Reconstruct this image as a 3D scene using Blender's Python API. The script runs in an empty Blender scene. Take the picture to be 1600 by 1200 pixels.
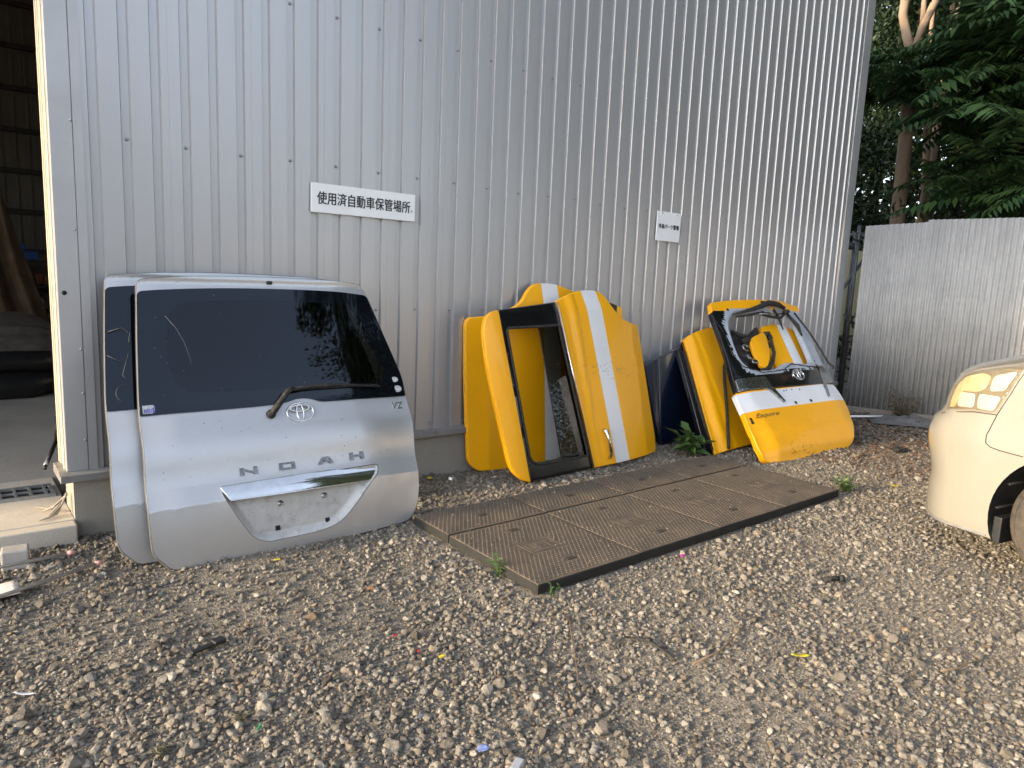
import bpy, bmesh, math, random
import numpy as np
from mathutils import Vector, Matrix, Euler
R_ = math.radians
random.seed(7); rng = np.random.default_rng(11)
scene = bpy.context.scene
COL = scene.collection

# ------------------------------------------------------------------ camera
cam_d = bpy.data.cameras.new("camera"); cam = bpy.data.objects.new("camera", cam_d); COL.objects.link(cam)
YAW, PIT, ROL = 0.6831391, 0.1519359, 0.0430140
_f = Vector((math.sin(YAW)*math.cos(PIT), math.cos(YAW)*math.cos(PIT), -math.sin(PIT)))
_r = Vector((math.cos(YAW), -math.sin(YAW), 0)); _u = _r.cross(_f)
_r2 = math.cos(ROL)*_r + math.sin(ROL)*_u; _u2 = -math.sin(ROL)*_r + math.cos(ROL)*_u
M = Matrix((( _r2.x, _u2.x, -_f.x, -0.86615), (_r2.y, _u2.y, -_f.y, -4.42526), (_r2.z, _u2.z, -_f.z, 1.51510), (0,0,0,1)))
cam.matrix_world = M
cam_d.sensor_width = 36.0; cam_d.lens = 1117.37/1600*36.0
cam_d.clip_start = 0.05; cam_d.clip_end = 600
scene.camera = cam

# ------------------------------------------------------------------ light
SUN_EL, SUN_A = 15.5, -11.3         # elevation; degrees in front of the wall plane (negative: behind it), coming from -X
sd = Vector((-math.cos(R_(SUN_EL))*math.cos(R_(SUN_A)), -math.cos(R_(SUN_EL))*math.sin(R_(SUN_A)), math.sin(R_(SUN_EL))))
w = bpy.data.worlds.new("World"); scene.world = w; w.use_nodes = True
nt = w.node_tree; bg = nt.nodes["Background"]
sky = nt.nodes.new("ShaderNodeTexSky"); sky.sky_type = 'NISHITA'; sky.sun_disc = False
sky.sun_elevation = R_(SUN_EL); sky.sun_rotation = math.atan2(sd.x, sd.y)
sky.air_density = 1.0; sky.dust_density = 2.6; sky.ozone_density = 2.4
hs = nt.nodes.new("ShaderNodeHueSaturation"); hs.inputs["Saturation"].default_value = 0.50; nt.links.new(sky.outputs[0], hs.inputs["Color"]); nt.links.new(hs.outputs[0], bg.inputs[0]); bg.inputs[1].default_value = 0.15
sun_d = bpy.data.lights.new("sun", 'SUN'); sun = bpy.data.objects.new("sun", sun_d); COL.objects.link(sun)
sun_d.energy = 1.5; sun_d.angle = R_(3.0); sun_d.color = (1.0, 0.76, 0.45)
sun.rotation_euler = (-sd).to_track_quat('-Z', 'Y').to_euler(); sun.location = sd*60
scene.view_settings.view_transform = 'Standard'; scene.view_settings.look = 'None'
scene.view_settings.exposure = 2.08; scene.view_settings.gamma = 1.0
scene.cycles.max_bounces = 8

# ------------------------------------------------------------------ object helpers
def tag(o, label=None, cat=None, group=None, kind=None):
    if label: o["label"] = label
    if cat: o["category"] = cat
    if group: o["group"] = group
    if kind: o["kind"] = kind
    return o
def empty(name, label, cat, mat=None, group=None):
    o = bpy.data.objects.new(name, None); COL.objects.link(o); o.empty_display_size = 0.1
    if mat is not None: o.matrix_world = mat
    return tag(o, label, cat, group)
def link(name, me, parent=None, mat=None):
    o = bpy.data.objects.new(name, me); COL.objects.link(o)
    if parent is not None: o.parent = parent
    if mat is not None: o.matrix_local = mat
    return o
def copy_tree(o, parent=None):
    c = o.copy(); COL.objects.link(c); c.parent = parent
    for ch in list(o.children): copy_tree(ch, c)
    return c
def T(x=0, y=0, z=0, rx=0, ry=0, rz=0, s=1.0):
    return Matrix.Translation((x, y, z)) @ Euler((rx, ry, rz)).to_matrix().to_4x4() @ Matrix.Scale(s, 4)
def frame(B0, B1, Tp, off=0.0):
    B0, B1, Tp = Vector(B0), Vector(B1), Vector(Tp)
    u = (B1-B0).normalized(); v = Tp-B0; v = (v-u*v.dot(u)).normalized(); n = u.cross(v)
    O = B0+n*off
    return Matrix(((u.x, v.x, n.x, O.x), (u.y, v.y, n.y, O.y), (u.z, v.z, n.z, O.z), (0,0,0,1)))

class MB:
    """collects simple shapes for ONE mesh"""
    def __init__(s): s.v = []; s.f = []; s.m = []; s.sm = []
    def add(s, vs, fs, m=0, smooth=False, mat=None):
        b = len(s.v)
        if mat is not None: vs = [tuple(mat @ Vector(p)) for p in vs]
        s.v += [tuple(p) for p in vs]; s.f += [tuple(i+b for i in f) for f in fs]
        s.m += [m]*len(fs); s.sm += [smooth]*len(fs)
    def box(s, x0, y0, z0, x1, y1, z1, m=0, mat=None, bev=0.0):
        if bev <= 0:
            vs = [(x,y,z) for z in (z0,z1) for y in (y0,y1) for x in (x0,x1)]
            fs = [(0,2,3,1),(4,5,7,6),(0,1,5,4),(2,6,7,3),(0,4,6,2),(1,3,7,5)]
            s.add(vs, fs, m, False, mat)
        else:
            bm = bmesh.new(); bmesh.ops.create_cube(bm, size=1)
            for p in bm.verts: p.co = Vector(((x0+x1)/2+p.co.x*(x1-x0), (y0+y1)/2+p.co.y*(y1-y0), (z0+z1)/2+p.co.z*(z1-z0)))
            bmesh.ops.bevel(bm, geom=bm.edges[:], offset=bev, segments=2, affect='EDGES', profile=0.5)
            bm.verts.index_update()
            s.add([p.co[:] for p in bm.verts], [[q.index for q in f.verts] for f in bm.faces], m, False, mat); bm.free()
    def tube(s, path, r, m=0, n=8, cap=True, closed=False, mat=None, smooth=True):
        P = [Vector(p) for p in path]; k = len(P); vs = []; fs = []
        rr = r if hasattr(r, '__len__') else [r]*k
        prev = None
        for i in range(k):
            a = P[i-1] if (i > 0 or closed) else P[i]; b = P[(i+1) % k] if (i < k-1 or closed) else P[i]
            t = (b-a).normalized()
            if prev is None:
                h = Vector((0,0,1)) if abs(t.z) < .9 else Vector((1,0,0)); x = t.cross(h).normalized()
            else: x = (prev - t*prev.dot(t)).normalized()
            prev = x; y = t.cross(x)
            for j in range(n):
                a_ = 2*math.pi*j/n; vs.append(P[i]+(x*math.cos(a_)+y*math.sin(a_))*rr[i])
        for i in range(k if closed else k-1):
            i2 = (i+1) % k
            for j in range(n): fs.append((i*n+j, i*n+(j+1)%n, i2*n+(j+1)%n, i2*n+j))
        if cap and not closed: fs += [tuple(range(n-1,-1,-1)), tuple((k-1)*n+j for j in range(n))]
        s.add(vs, fs, m, smooth, mat)
    def prism(s, pts, z0, z1, m=0, mat=None):
        n = len(pts); vs = [(x,y,z0) for x,y in pts]+[(x,y,z1) for x,y in pts]
        fs = [tuple(range(n-1,-1,-1)), tuple(range(n,2*n))]+[(i,(i+1)%n,n+(i+1)%n,n+i) for i in range(n)]
        s.add(vs, fs, m, False, mat)
    def lathe(s, prof, n=32, m=0, mat=None, smooth=True):
        k = len(prof); vs = []; fs = []
        for (r, z) in prof:
            for j in range(n): a = 2*math.pi*j/n; vs.append((r*math.cos(a), r*math.sin(a), z))
        for i in range(k-1):
            for j in range(n): fs.append((i*n+j, i*n+(j+1)%n, (i+1)*n+(j+1)%n, (i+1)*n+j))
        s.add(vs, fs, m, smooth, mat)
    def mesh(s, name, mats):
        me = bpy.data.meshes.new(name); me.from_pydata(s.v, [], s.f)
        for m in mats: me.materials.append(m)
        me.polygons.foreach_set("material_index", np.array(s.m, 'i')); me.polygons.foreach_set("use_smooth", np.array(s.sm, bool)); me.update()
        return me
    def build(s, name, mats, parent=None, mat=None):
        if not isinstance(mats, (list, tuple)): mats = [mats]
        return link(name, s.mesh(name, mats), parent, mat)

# ------------------------------------------------------------------ materials
def nodes_of(name):
    m = bpy.data.materials.new(name); m.use_nodes = True
    n = m.node_tree.nodes; p = n["Principled BSDF"]
    return m, m.node_tree, p
def setp(p, **k):
    for a, b in k.items():
        nm = {'base':'Base Color','rough':'Roughness','metal':'Metallic','coat':'Coat Weight','coatr':'Coat Roughness','spec':'Specular IOR Level','trans':'Transmission Weight','ior':'IOR','alpha':'Alpha'}[a]
        p.inputs[nm].default_value = (*b, 1) if a == 'base' else b
def noise(t, scale, detail=4, rough=.6, vec=None, stretch=None, coord='Object'):
    n = t.nodes.new("ShaderNodeTexNoise"); n.inputs['Scale'].default_value = scale; n.inputs['Detail'].default_value = detail; n.inputs['Roughness'].default_value = rough
    tc = t.nodes.new("ShaderNodeTexCoord"); src = tc.outputs[coord]
    if stretch:
        mp = t.nodes.new("ShaderNodeMapping"); mp.inputs['Scale'].default_value = stretch; t.links.new(src, mp.inputs[0]); src = mp.outputs[0]
    t.links.new(src, n.inputs['Vector']); return n
def ramp(t, src, stops):
    r = t.nodes.new("ShaderNodeValToRGB"); e = r.color_ramp.elements
    while len(e) > 1: e.remove(e[-1])
    e[0].position = stops[0][0]; e[0].color = (*stops[0][1], 1)
    for p, c in stops[1:]: q = e.new(p); q.color = (*c, 1)
    t.links.new(src, r.inputs[0]); return r
def mixc(t, fac, a, b, mode='MIX'):
    m = t.nodes.new("ShaderNodeMix"); m.data_type = 'RGBA'; m.blend_type = mode
    for sock, v in ((m.inputs[0], fac), (m.inputs[6], a), (m.inputs[7], b)):
        if hasattr(v, 'links') or isinstance(v, bpy.types.NodeSocket): t.links.new(v, sock)
        elif isinstance(v, (int, float)): sock.default_value = v
        else: sock.default_value = (*v, 1)
    return m.outputs[2]
def bump(t, p, h, strength=.3, dist=.01):
    b = t.nodes.new("ShaderNodeBump"); b.inputs['Strength'].default_value = strength; b.inputs['Distance'].default_value = dist
    t.links.new(h, b.inputs['Height']); t.links.new(b.outputs[0], p.inputs['Normal']); return b
def simple(name, base, rough=.5, metal=0., coat=0., var=.12, scale=6., bumps=0., bscale=40., dirt=None, spec=.5, coatr=.05, dthr=(.52,.72)):
    """paint/plastic/metal with mottled tone, optional dirt and fine bump"""
    m, t, p = nodes_of(name); setp(p, rough=rough, metal=metal, coat=coat, spec=spec, coatr=coatr)
    n = noise(t, scale, 5)
    lo = tuple(max(0, c*(1-var)) for c in base); hi = tuple(min(1, c*(1+var)) for c in base)
    c = ramp(t, n.outputs[0], [(.3, lo), (.7, hi)]).outputs[0]
    if dirt:
        n2 = noise(t, scale*2.3, 8, .75); fac = ramp(t, n2.outputs[0], [(dthr[0], (0,0,0)), (dthr[1], (1,1,1))])
        c = mixc(t, fac.outputs[0], c, dirt)
        rr = t.nodes.new("ShaderNodeMapRange"); rr.inputs[3].default_value = rough; rr.inputs[4].default_value = min(1, rough+.3)
        t.links.new(fac.outputs[0], rr.inputs[0]); t.links.new(rr.outputs[0], p.inputs['Roughness'])
    t.links.new(c, p.inputs['Base Color'])
    if bumps: bump(t, p, noise(t, bscale, 6).outputs[0], bumps)
    return m

def steel_wall():
    m, t, p = nodes_of("painted_steel_siding"); setp(p, metal=.55, rough=.38, spec=.5)
    n = noise(t, 1.2, 6, .6, stretch=(1, 1, .25)); c = ramp(t, n.outputs[0], [(.3, (.455,.45,.46)), (.7, (.51,.505,.515))]).outputs[0]
    # vertical run-off streaks and scuffs near the ground
    n2 = noise(t, 14, 4, .7, stretch=(1, 1, .04)); f2 = ramp(t, n2.outputs[0], [(.55, (0,0,0)), (.8, (.35,.35,.35))])
    c = mixc(t, f2.outputs[0], c, (.38,.37,.36))
    sep = t.nodes.new("ShaderNodeSeparateXYZ"); tc = t.nodes.new("ShaderNodeTexCoord"); t.links.new(tc.outputs['Object'], sep.inputs[0])
    zr = t.nodes.new("ShaderNodeMapRange"); zr.inputs[1].default_value = 1.9; zr.inputs[2].default_value = .3; t.links.new(sep.outputs[2], zr.inputs[0])
    n3 = noise(t, 9, 6, .7, stretch=(.6, 1, 5)); f3 = ramp(t, n3.outputs[0], [(.6, (0,0,0)), (.72, (1,1,1))])
    mu = t.nodes.new("ShaderNodeMath"); mu.operation = 'MULTIPLY'; t.links.new(zr.outputs[0], mu.inputs[0]); t.links.new(f3.outputs[0], mu.inputs[1])
    mu2 = t.nodes.new("ShaderNodeMath"); mu2.operation = 'MULTIPLY'; mu2.inputs[1].default_value = .6; t.links.new(mu.outputs[0], mu2.inputs[0])
    c = mixc(t, mu2.outputs[0], c, (.28,.255,.225))
    t.links.new(c, p.inputs['Base Color'])
    nb = noise(t, 3.0, 3, .5, stretch=(1, 1, .5)); bump(t, p, nb.outputs[0], .12, .02)
    return m
M_wall = steel_wall()
M_trim = simple("trim_sheet_steel", (.46,.46,.47), .40, .4, var=.08, scale=3, bumps=.15, bscale=7, dirt=(.30,.27,.23), dthr=(.62,.85))
M_jamb = simple("cream_jamb_steel", (.62,.56,.45), .5, 0, var=.06, scale=4, dirt=(.5,.40,.28), dthr=(.6,.9))
M_flash = simple("flashing_steel", (.27,.265,.26), .5, .3, var=.1, scale=5, bumps=.1, bscale=20, dirt=(.2,.17,.14))
def concrete(name, a, b, dirt, sc=1.0):
    m, t, p = nodes_of(name); setp(p, rough=.85, spec=.3)
    n = noise(t, 2.2*sc, 8, .65); c = ramp(t, n.outputs[0], [(.3, a), (.7, b)]).outputs[0]
    n2 = noise(t, 5*sc, 9, .8); c = mixc(t, ramp(t, n2.outputs[0], [(.55, (0,0,0)), (.75, (.8,.8,.8))]).outputs[0], c, dirt)
    n3 = noise(t, 220*sc, 2); c = mixc(t, .25, c, ramp(t, n3.outputs[0], [(.35, tuple(x*.5 for x in a)), (.65, b)]).outputs[0])
    t.links.new(c, p.inputs['Base Color']); bump(t, p, n3.outputs[0], .35, .004); return m
M_conc = concrete("foundation_concrete", (.30,.275,.24), (.40,.37,.32), (.24,.19,.13))
M_slab = concrete("slab_concrete", (.52,.465,.39), (.66,.59,.50), (.42,.33,.22), .6)
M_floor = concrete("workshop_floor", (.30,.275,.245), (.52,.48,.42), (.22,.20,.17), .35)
M_block = concrete("block_concrete", (.33,.31,.29), (.48,.46,.43), (.25,.22,.20), 3)
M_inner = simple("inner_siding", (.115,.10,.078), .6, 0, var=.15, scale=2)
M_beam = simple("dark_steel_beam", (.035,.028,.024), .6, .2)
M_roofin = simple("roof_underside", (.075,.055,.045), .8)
M_screw = simple("screw_steel", (.42,.42,.43), .4, .6)
M_white = simple("sign_board", (.86,.865,.87), .35, 0, var=.03, scale=12, dirt=(.55,.54,.50), dthr=(.68,.85))
M_ink = simple("sign_lettering", (.012,.012,.016), .5)

def car_paint(name, base, metal, rough, flake=.0, dirt=None, coat=1.0, dthr=(.6,.85)):
    m, t, p = nodes_of(name); setp(p, rough=rough, metal=metal, coat=coat, coatr=.06)
    n = noise(t, 2.5, 5); c = ramp(t, n.outputs[0], [(.3, tuple(x*.95 for x in base)), (.7, tuple(min(1,x*1.03) for x in base))]).outputs[0]
    if flake:
        n1 = noise(t, 900, 1); c = mixc(t, flake, c, ramp(t, n1.outputs[0], [(.35, tuple(x*.55 for x in base)), (.65, tuple(min(1,x*1.25) for x in base))]).outputs[0])
    if dirt:
        n2 = noise(t, 7, 9, .8); f = ramp(t, n2.outputs[0], [(dthr[0], (0,0,0)), (dthr[1], (.7,.7,.7))])
        n4 = noise(t, 60, 6, .8, stretch=(1, .35, 1)); f4 = ramp(t, n4.outputs[0], [(.66, (0,0,0)), (.76, (.6,.6,.6))])
        ad = t.nodes.new("ShaderNodeMath"); ad.operation = 'MAXIMUM'; t.links.new(f.outputs[0], ad.inputs[0]); t.links.new(f4.outputs[0], ad.inputs[1])
        c = mixc(t, ad.outputs[0], c, dirt)
        rr = t.nodes.new("ShaderNodeMapRange"); rr.inputs[3].default_value = .05; rr.inputs[4].default_value = .35; t.links.new(ad.outputs[0], rr.inputs[0]); t.links.new(rr.outputs[0], p.inputs['Coat Roughness'])
    t.links.new(c, p.inputs['Base Color'])
    bump(t, p, noise(t, 6, 2).outputs[0], .05, .01)
    return m
M_silver = car_paint("silver_paint", (.54,.54,.55), .64, .38, .35, (.42,.40,.37), .8, (.66,.95))
M_yellow = car_paint("yellow_paint", (.95,.43,.001), 0, .4, 0, (.74,.31,.015), .3, (.68,.95))
M_stripe = car_paint("white_stripe", (.76,.76,.77), 0, .4, 0, (.52,.50,.46), .35)
M_navy = car_paint("navy_paint", (.004,.009,.026), .3, .3, 0, (.03,.035,.05), 1)
M_pearl = car_paint("pearl_white_paint", (.285,.265,.222), .1, .35, .08, (.64,.58,.48), 1, (.7,.95))
M_gloss = simple("gloss_black", (.008,.008,.010), .12, 0, .6, var=.3, dirt=(.05,.047,.043), dthr=(.62,.85))
M_black = simple("black_plastic", (.014,.014,.015), .45, 0, var=.3, scale=15, dirt=(.045,.042,.038), dthr=(.58,.85))
M_rubber = simple("black_rubber", (.018,.017,.016), .75, 0, var=.3, scale=20, dirt=(.09,.08,.065), bumps=.2, bscale=60)
M_tyre = simple("dusty_tyre", (.04,.034,.029), .85, 0, var=.35, scale=9, dirt=(.11,.085,.062), bumps=.3, bscale=80, dthr=(.4,.7))
M_chrome = simple("chrome", (.72,.72,.73), .08, 1, var=.08, scale=20)
M_dullchrome = simple("scuffed_chrome", (.42,.42,.41), .25, 1, var=.4, scale=40, dirt=(.15,.14,.12))
M_letter = simple("badge_chrome", (.19,.185,.18), .18, 1, var=.5, scale=60)
M_edge_shade = simple("painted_edge", (.10,.10,.105), .5, .3)  # shade put into the colour: dark rim keeps sunlit tailgate edges from showing bright
M_primer = simple("grey_primer", (.44,.475,.53), .35, .2, var=.12, scale=12, dirt=(.25,.26,.27), dthr=(.62,.85))
M_lining = simple("door_lining", (.05,.05,.052), .7, 0)
M_glassfrit = simple("black_glass_border", (.003,.004,.007), .03, 0, 0, var=.1, spec=.6)
M_dirtywhite = simple("licence_recess_paint", (.50,.50,.50), .45, .2, var=.12, scale=8, dirt=(.32,.30,.28), dthr=(.5,.75))
M_glassfrit.node_tree.nodes["Principled BSDF"].inputs["Specular Tint"].default_value = (.78,.86,1.0,1)
def tint_glass(name, tint, r=.02):
    m = bpy.data.materials.new(name); m.use_nodes = True; t = m.node_tree; t.nodes.clear()
    o = t.nodes.new("ShaderNodeOutputMaterial"); tr = t.nodes.new("ShaderNodeBsdfTransparent"); tr.inputs[0].default_value = (*tint, 1)
    g = t.nodes.new("ShaderNodeBsdfGlossy"); g.inputs['Roughness'].default_value = r; g.inputs['Color'].default_value = (.78,.86,1.0,1); fr = t.nodes.new("ShaderNodeFresnel"); fr.inputs[0].default_value = 1.56
    geo = t.nodes.new("ShaderNodeNewGeometry"); mth = t.nodes.new("ShaderNodeMath"); mth.operation = 'MULTIPLY_ADD'
    n = noise(t, 5, 8, .8); rp = ramp(t, n.outputs[0], [(.6, (0,0,0)), (.9, (.05,.05,.05))])
    # back faces of the pane only tint
    inv = t.nodes.new("ShaderNodeMath"); inv.operation = 'SUBTRACT'; inv.inputs[0].default_value = 1; t.links.new(geo.outputs['Backfacing'], inv.inputs[1])
    mul = t.nodes.new("ShaderNodeMath"); mul.operation = 'MULTIPLY'; t.links.new(fr.outputs[0], mul.inputs[0]); t.links.new(inv.outputs[0], mul.inputs[1])
    mx = t.nodes.new("ShaderNodeMixShader"); t.links.new(mul.outputs[0], mx.inputs[0]); t.links.new(tr.outputs[0], mx.inputs[1]); t.links.new(g.outputs[0], mx.inputs[2])
    di = t.nodes.new("ShaderNodeBsdfDiffuse"); di.inputs[0].default_value = (.3,.29,.27,1)
    mx2 = t.nodes.new("ShaderNodeMixShader"); t.links.new(rp.outputs[0], mx2.inputs[0]); t.links.new(mx.outputs[0], mx2.inputs[1]); t.links.new(di.outputs[0], mx2.inputs[2])
    t.links.new(mx2.outputs[0], o.inputs[0]); return m
M_glass = tint_glass("tinted_rear_glass", (.17,.18,.19)); M_glass2 = tint_glass("smoked_door_glass", (.38,.37,.33))
M_lens = tint_glass("lamp_lens", (.93,.91,.86))
M_lampbowl = simple("lamp_reflector", (.80,.79,.76), .22, .35, var=.12, scale=40)
M_amber = simple("amber_reflector", (.72,.57,.36), .28, .15, var=.2, scale=25)
M_sticker = simple("grey_sticker", (.45,.47,.47), .35, .3, var=.35, scale=60)
M_bluesticker = simple("violet_sticker", (.16,.14,.42), .4, 0, var=.6, scale=60)
M_ghost = simple("residue_ring", (.03,.033,.04), .5, 0)
M_galv = simple("galvanised_sheet", (.43,.43,.425), .5, .15, var=.1, scale=3, dirt=(.36,.34,.31), dthr=(.6,.9))
M_pipe = simple("scaffold_pipe", (.20,.20,.20), .45, .7, var=.25, scale=8, dirt=(.14,.09,.05))
M_cream = simple("cream_panel", (.93,.84,.50), .6, 0, var=.05)
def plate_mat():
    m, t, p = nodes_of("rusty_checker_plate"); setp(p, rough=.72, metal=.15, spec=.35)
    n = noise(t, 3.5, 8, .7, coord='Object'); c = ramp(t, n.outputs[0], [(.3, (.080,.068,.056)), (.5, (.112,.091,.072)), (.72, (.160,.120,.085))]).outputs[0]
    n2 = noise(t, 30, 8, .8); c = mixc(t, ramp(t, n2.outputs[0], [(.5, (0,0,0)), (.75, (.7,.7,.7))]).outputs[0], c, (.20,.165,.13))
    t.links.new(c, p.inputs['Base Color']); bump(t, p, n2.outputs[0], .3, .003); return m
M_plate = plate_mat()
M_plate_edge_shade = simple("plate_edge", (.016,.015,.014), .75, .1, var=.3, scale=12, dirt=(.05,.042,.034), dthr=(.6,.85))  # near-black colour paints the shadow on the plate sides
M_yleaf = simple("yellow_leaf", (.75,.62,.02), .5, 0, var=.15, scale=30)
M_red = simple("red_plastic", (.55,.03,.03), .4); M_blue = simple("pale_blue_plastic", (.30,.38,.72), .4)
M_magenta = simple("magenta_scrap", (.50,.05,.32), .5); M_pink = simple("pink_tip", (.62,.33,.30), .6)
M_alu = simple("dull_aluminium_rod", (.42,.40,.37), .5, .5, var=.12, scale=15)
M_paper = simple("pinkish_printed_sheet", (.74,.66,.62), .6, 0, var=.10, scale=30)
M_twig = simple("dry_twig", (.16,.115,.075), .85, 0, var=.3, scale=30)
M_dryleaf = simple("dry_brown_leaf", (.16,.085,.045), .8, 0, var=.4, scale=12)
M_tarp = simple("brown_cloth", (.115,.072,.04), .85, 0, var=.4, scale=5, bumps=.4, bscale=18)
M_greycol = simple("grey_column", (.17,.17,.165), .7, 0, var=.15)
M_cover = simple("dusty_bonnet", (.085,.075,.065), .38, .1, .4, var=.3, scale=4, dirt=(.22,.185,.15), dthr=(.40,.75))
M_toolblue = simple("blue_tool_steel", (.03,.09,.30), .5, .1)
M_cream2 = simple("cream_cloth", (.42,.36,.27), .8); M_rack = simple("rust_red_parts", (.16,.05,.03), .7, .1, var=.5, scale=18)
M_grate = simple("galvanised_grate", (.33,.34,.34), .5, .6, var=.2, scale=25)
M_dark = simple("dark_void", (.012,.011,.010), .9)
def leafmat(name, a, b, rough=.5, trans=.0):
    m, t, p = nodes_of(name); setp(p, rough=rough, spec=.35)
    oi = t.nodes.new("ShaderNodeNewGeometry")
    c = ramp(t, oi.outputs['Random Per Island'], [(0, a), (1, b)]).outputs[0]
    t.links.new(c, p.inputs['Base Color'])
    if trans:
        tl = t.nodes.new("ShaderNodeBsdfTranslucent"); t.links.new(c, tl.inputs[0]); mx = t.nodes.new("ShaderNodeMixShader"); mx.inputs[0].default_value = trans
        o = t.nodes["Material Output"]; t.links.new(p.outputs[0], mx.inputs[1]); t.links.new(tl.outputs[0], mx.inputs[2]); t.links.new(mx.outputs[0], o.inputs[0])
    return m
M_frond = leafmat("compound_leaf_green", (.020,.056,.020), (.058,.112,.032), .7, .18)
M_dleaf = leafmat("dark_leaf_green", (.010,.026,.010), (.030,.052,.018), .5, .1)
M_oleaf = leafmat("olive_undergrowth", (.020,.026,.010), (.060,.055,.022), .6, .1)
M_weed = leafmat("weed_green", (.05,.10,.03), (.10,.17,.05), .5, .15)
M_sage = leafmat("grey_green_shrub", (.09,.09,.055), (.16,.15,.09), .7, .1)
def bark(name, a, b):
    m, t, p = nodes_of(name); setp(p, rough=.85, spec=.25)
    n = noise(t, 6, 7, .7, stretch=(1, 1, .35)); c = ramp(t, n.outputs[0], [(.3, a), (.7, b)]).outputs[0]
    t.links.new(c, p.inputs['Base Color']); bump(t, p, n.outputs[0], .5, .02); return m
M_bark = bark("tan_bark", (.20,.145,.10), (.38,.28,.20)); M_barkd = bark("dark_bark", (.05,.04,.03), (.11,.09,.07))

# ------------------------------------------------------------------ 2D outline tools
def resample(pts, step):
    P = np.array(pts, float); out = []
    for i in range(len(P)):
        a, b = P[i], P[(i+1) % len(P)]; n = max(1, int(np.ceil(np.linalg.norm(b-a)/step)))
        for k in range(n): out.append(a+(b-a)*k/n)
    return np.array(out)
def fillet(pts, r, seg=5):
    P = [np.array(p[:2], float) for p in pts]; rad = [p[2] if len(p) > 2 else r for p in pts]; out = []; n = len(P)
    for i in range(n):
        a, b, c = P[i-1], P[i], P[(i+1) % n]; la, lc = np.linalg.norm(a-b), np.linalg.norm(c-b)
        d = min(rad[i], la*.48, lc*.48); p0 = b+(a-b)/la*d; p1 = b+(c-b)/lc*d
        for k in range(seg+1):
            t_ = k/seg; out.append((1-t_)**2*p0+2*t_*(1-t_)*b+t_**2*p1)
    return np.array(out)
def area(P): x, y = P[:,0], P[:,1]; return .5*np.sum(x*np.roll(y,-1)-np.roll(x,-1)*y)
def normals2(P):          # outward normals for a CCW loop
    e = np.roll(P,-1,0)-P; e /= np.maximum(np.linalg.norm(e,axis=1,keepdims=True),1e-9)
    n = np.stack([e[:,1],-e[:,0]],1); m = n+np.roll(n,1,0); m /= np.maximum(np.linalg.norm(m,axis=1,keepdims=True),1e-6); return m
def ccw(P): return P if area(P) > 0 else P[::-1]
def offset(P, d): return P+normals2(P)*d
def inside(P, u, v):
    u = np.asarray(u, float); v = np.asarray(v, float); r = np.zeros(u.shape, bool); n = len(P)
    for i in range(n):
        x1, y1 = P[i]; x2, y2 = P[(i+1) % n]
        c = ((y1 > v) != (y2 > v)); xx = (x2-x1)*(v-y1)/((y2-y1) if y2 != y1 else 1e-12)+x1
        r ^= c & (u < xx)
    return r
def pdist(P, u, v):
    u = np.asarray(u, float); v = np.asarray(v, float); d = np.full(u.shape, 1e9)
    for i in range(len(P)):
        a = P[i]; b = P[(i+1) % len(P)]; ab = b-a; t_ = np.clip(((u-a[0])*ab[0]+(v-a[1])*ab[1])/max(ab@ab, 1e-12), 0, 1)
        d = np.minimum(d, np.hypot(u-a[0]-t_*ab[0], v-a[1]-t_*ab[1]))
    return d
def sstep(a, b, x): t_ = np.clip((x-a)/(b-a), 0, 1); return t_*t_*(3-2*t_)

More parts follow.
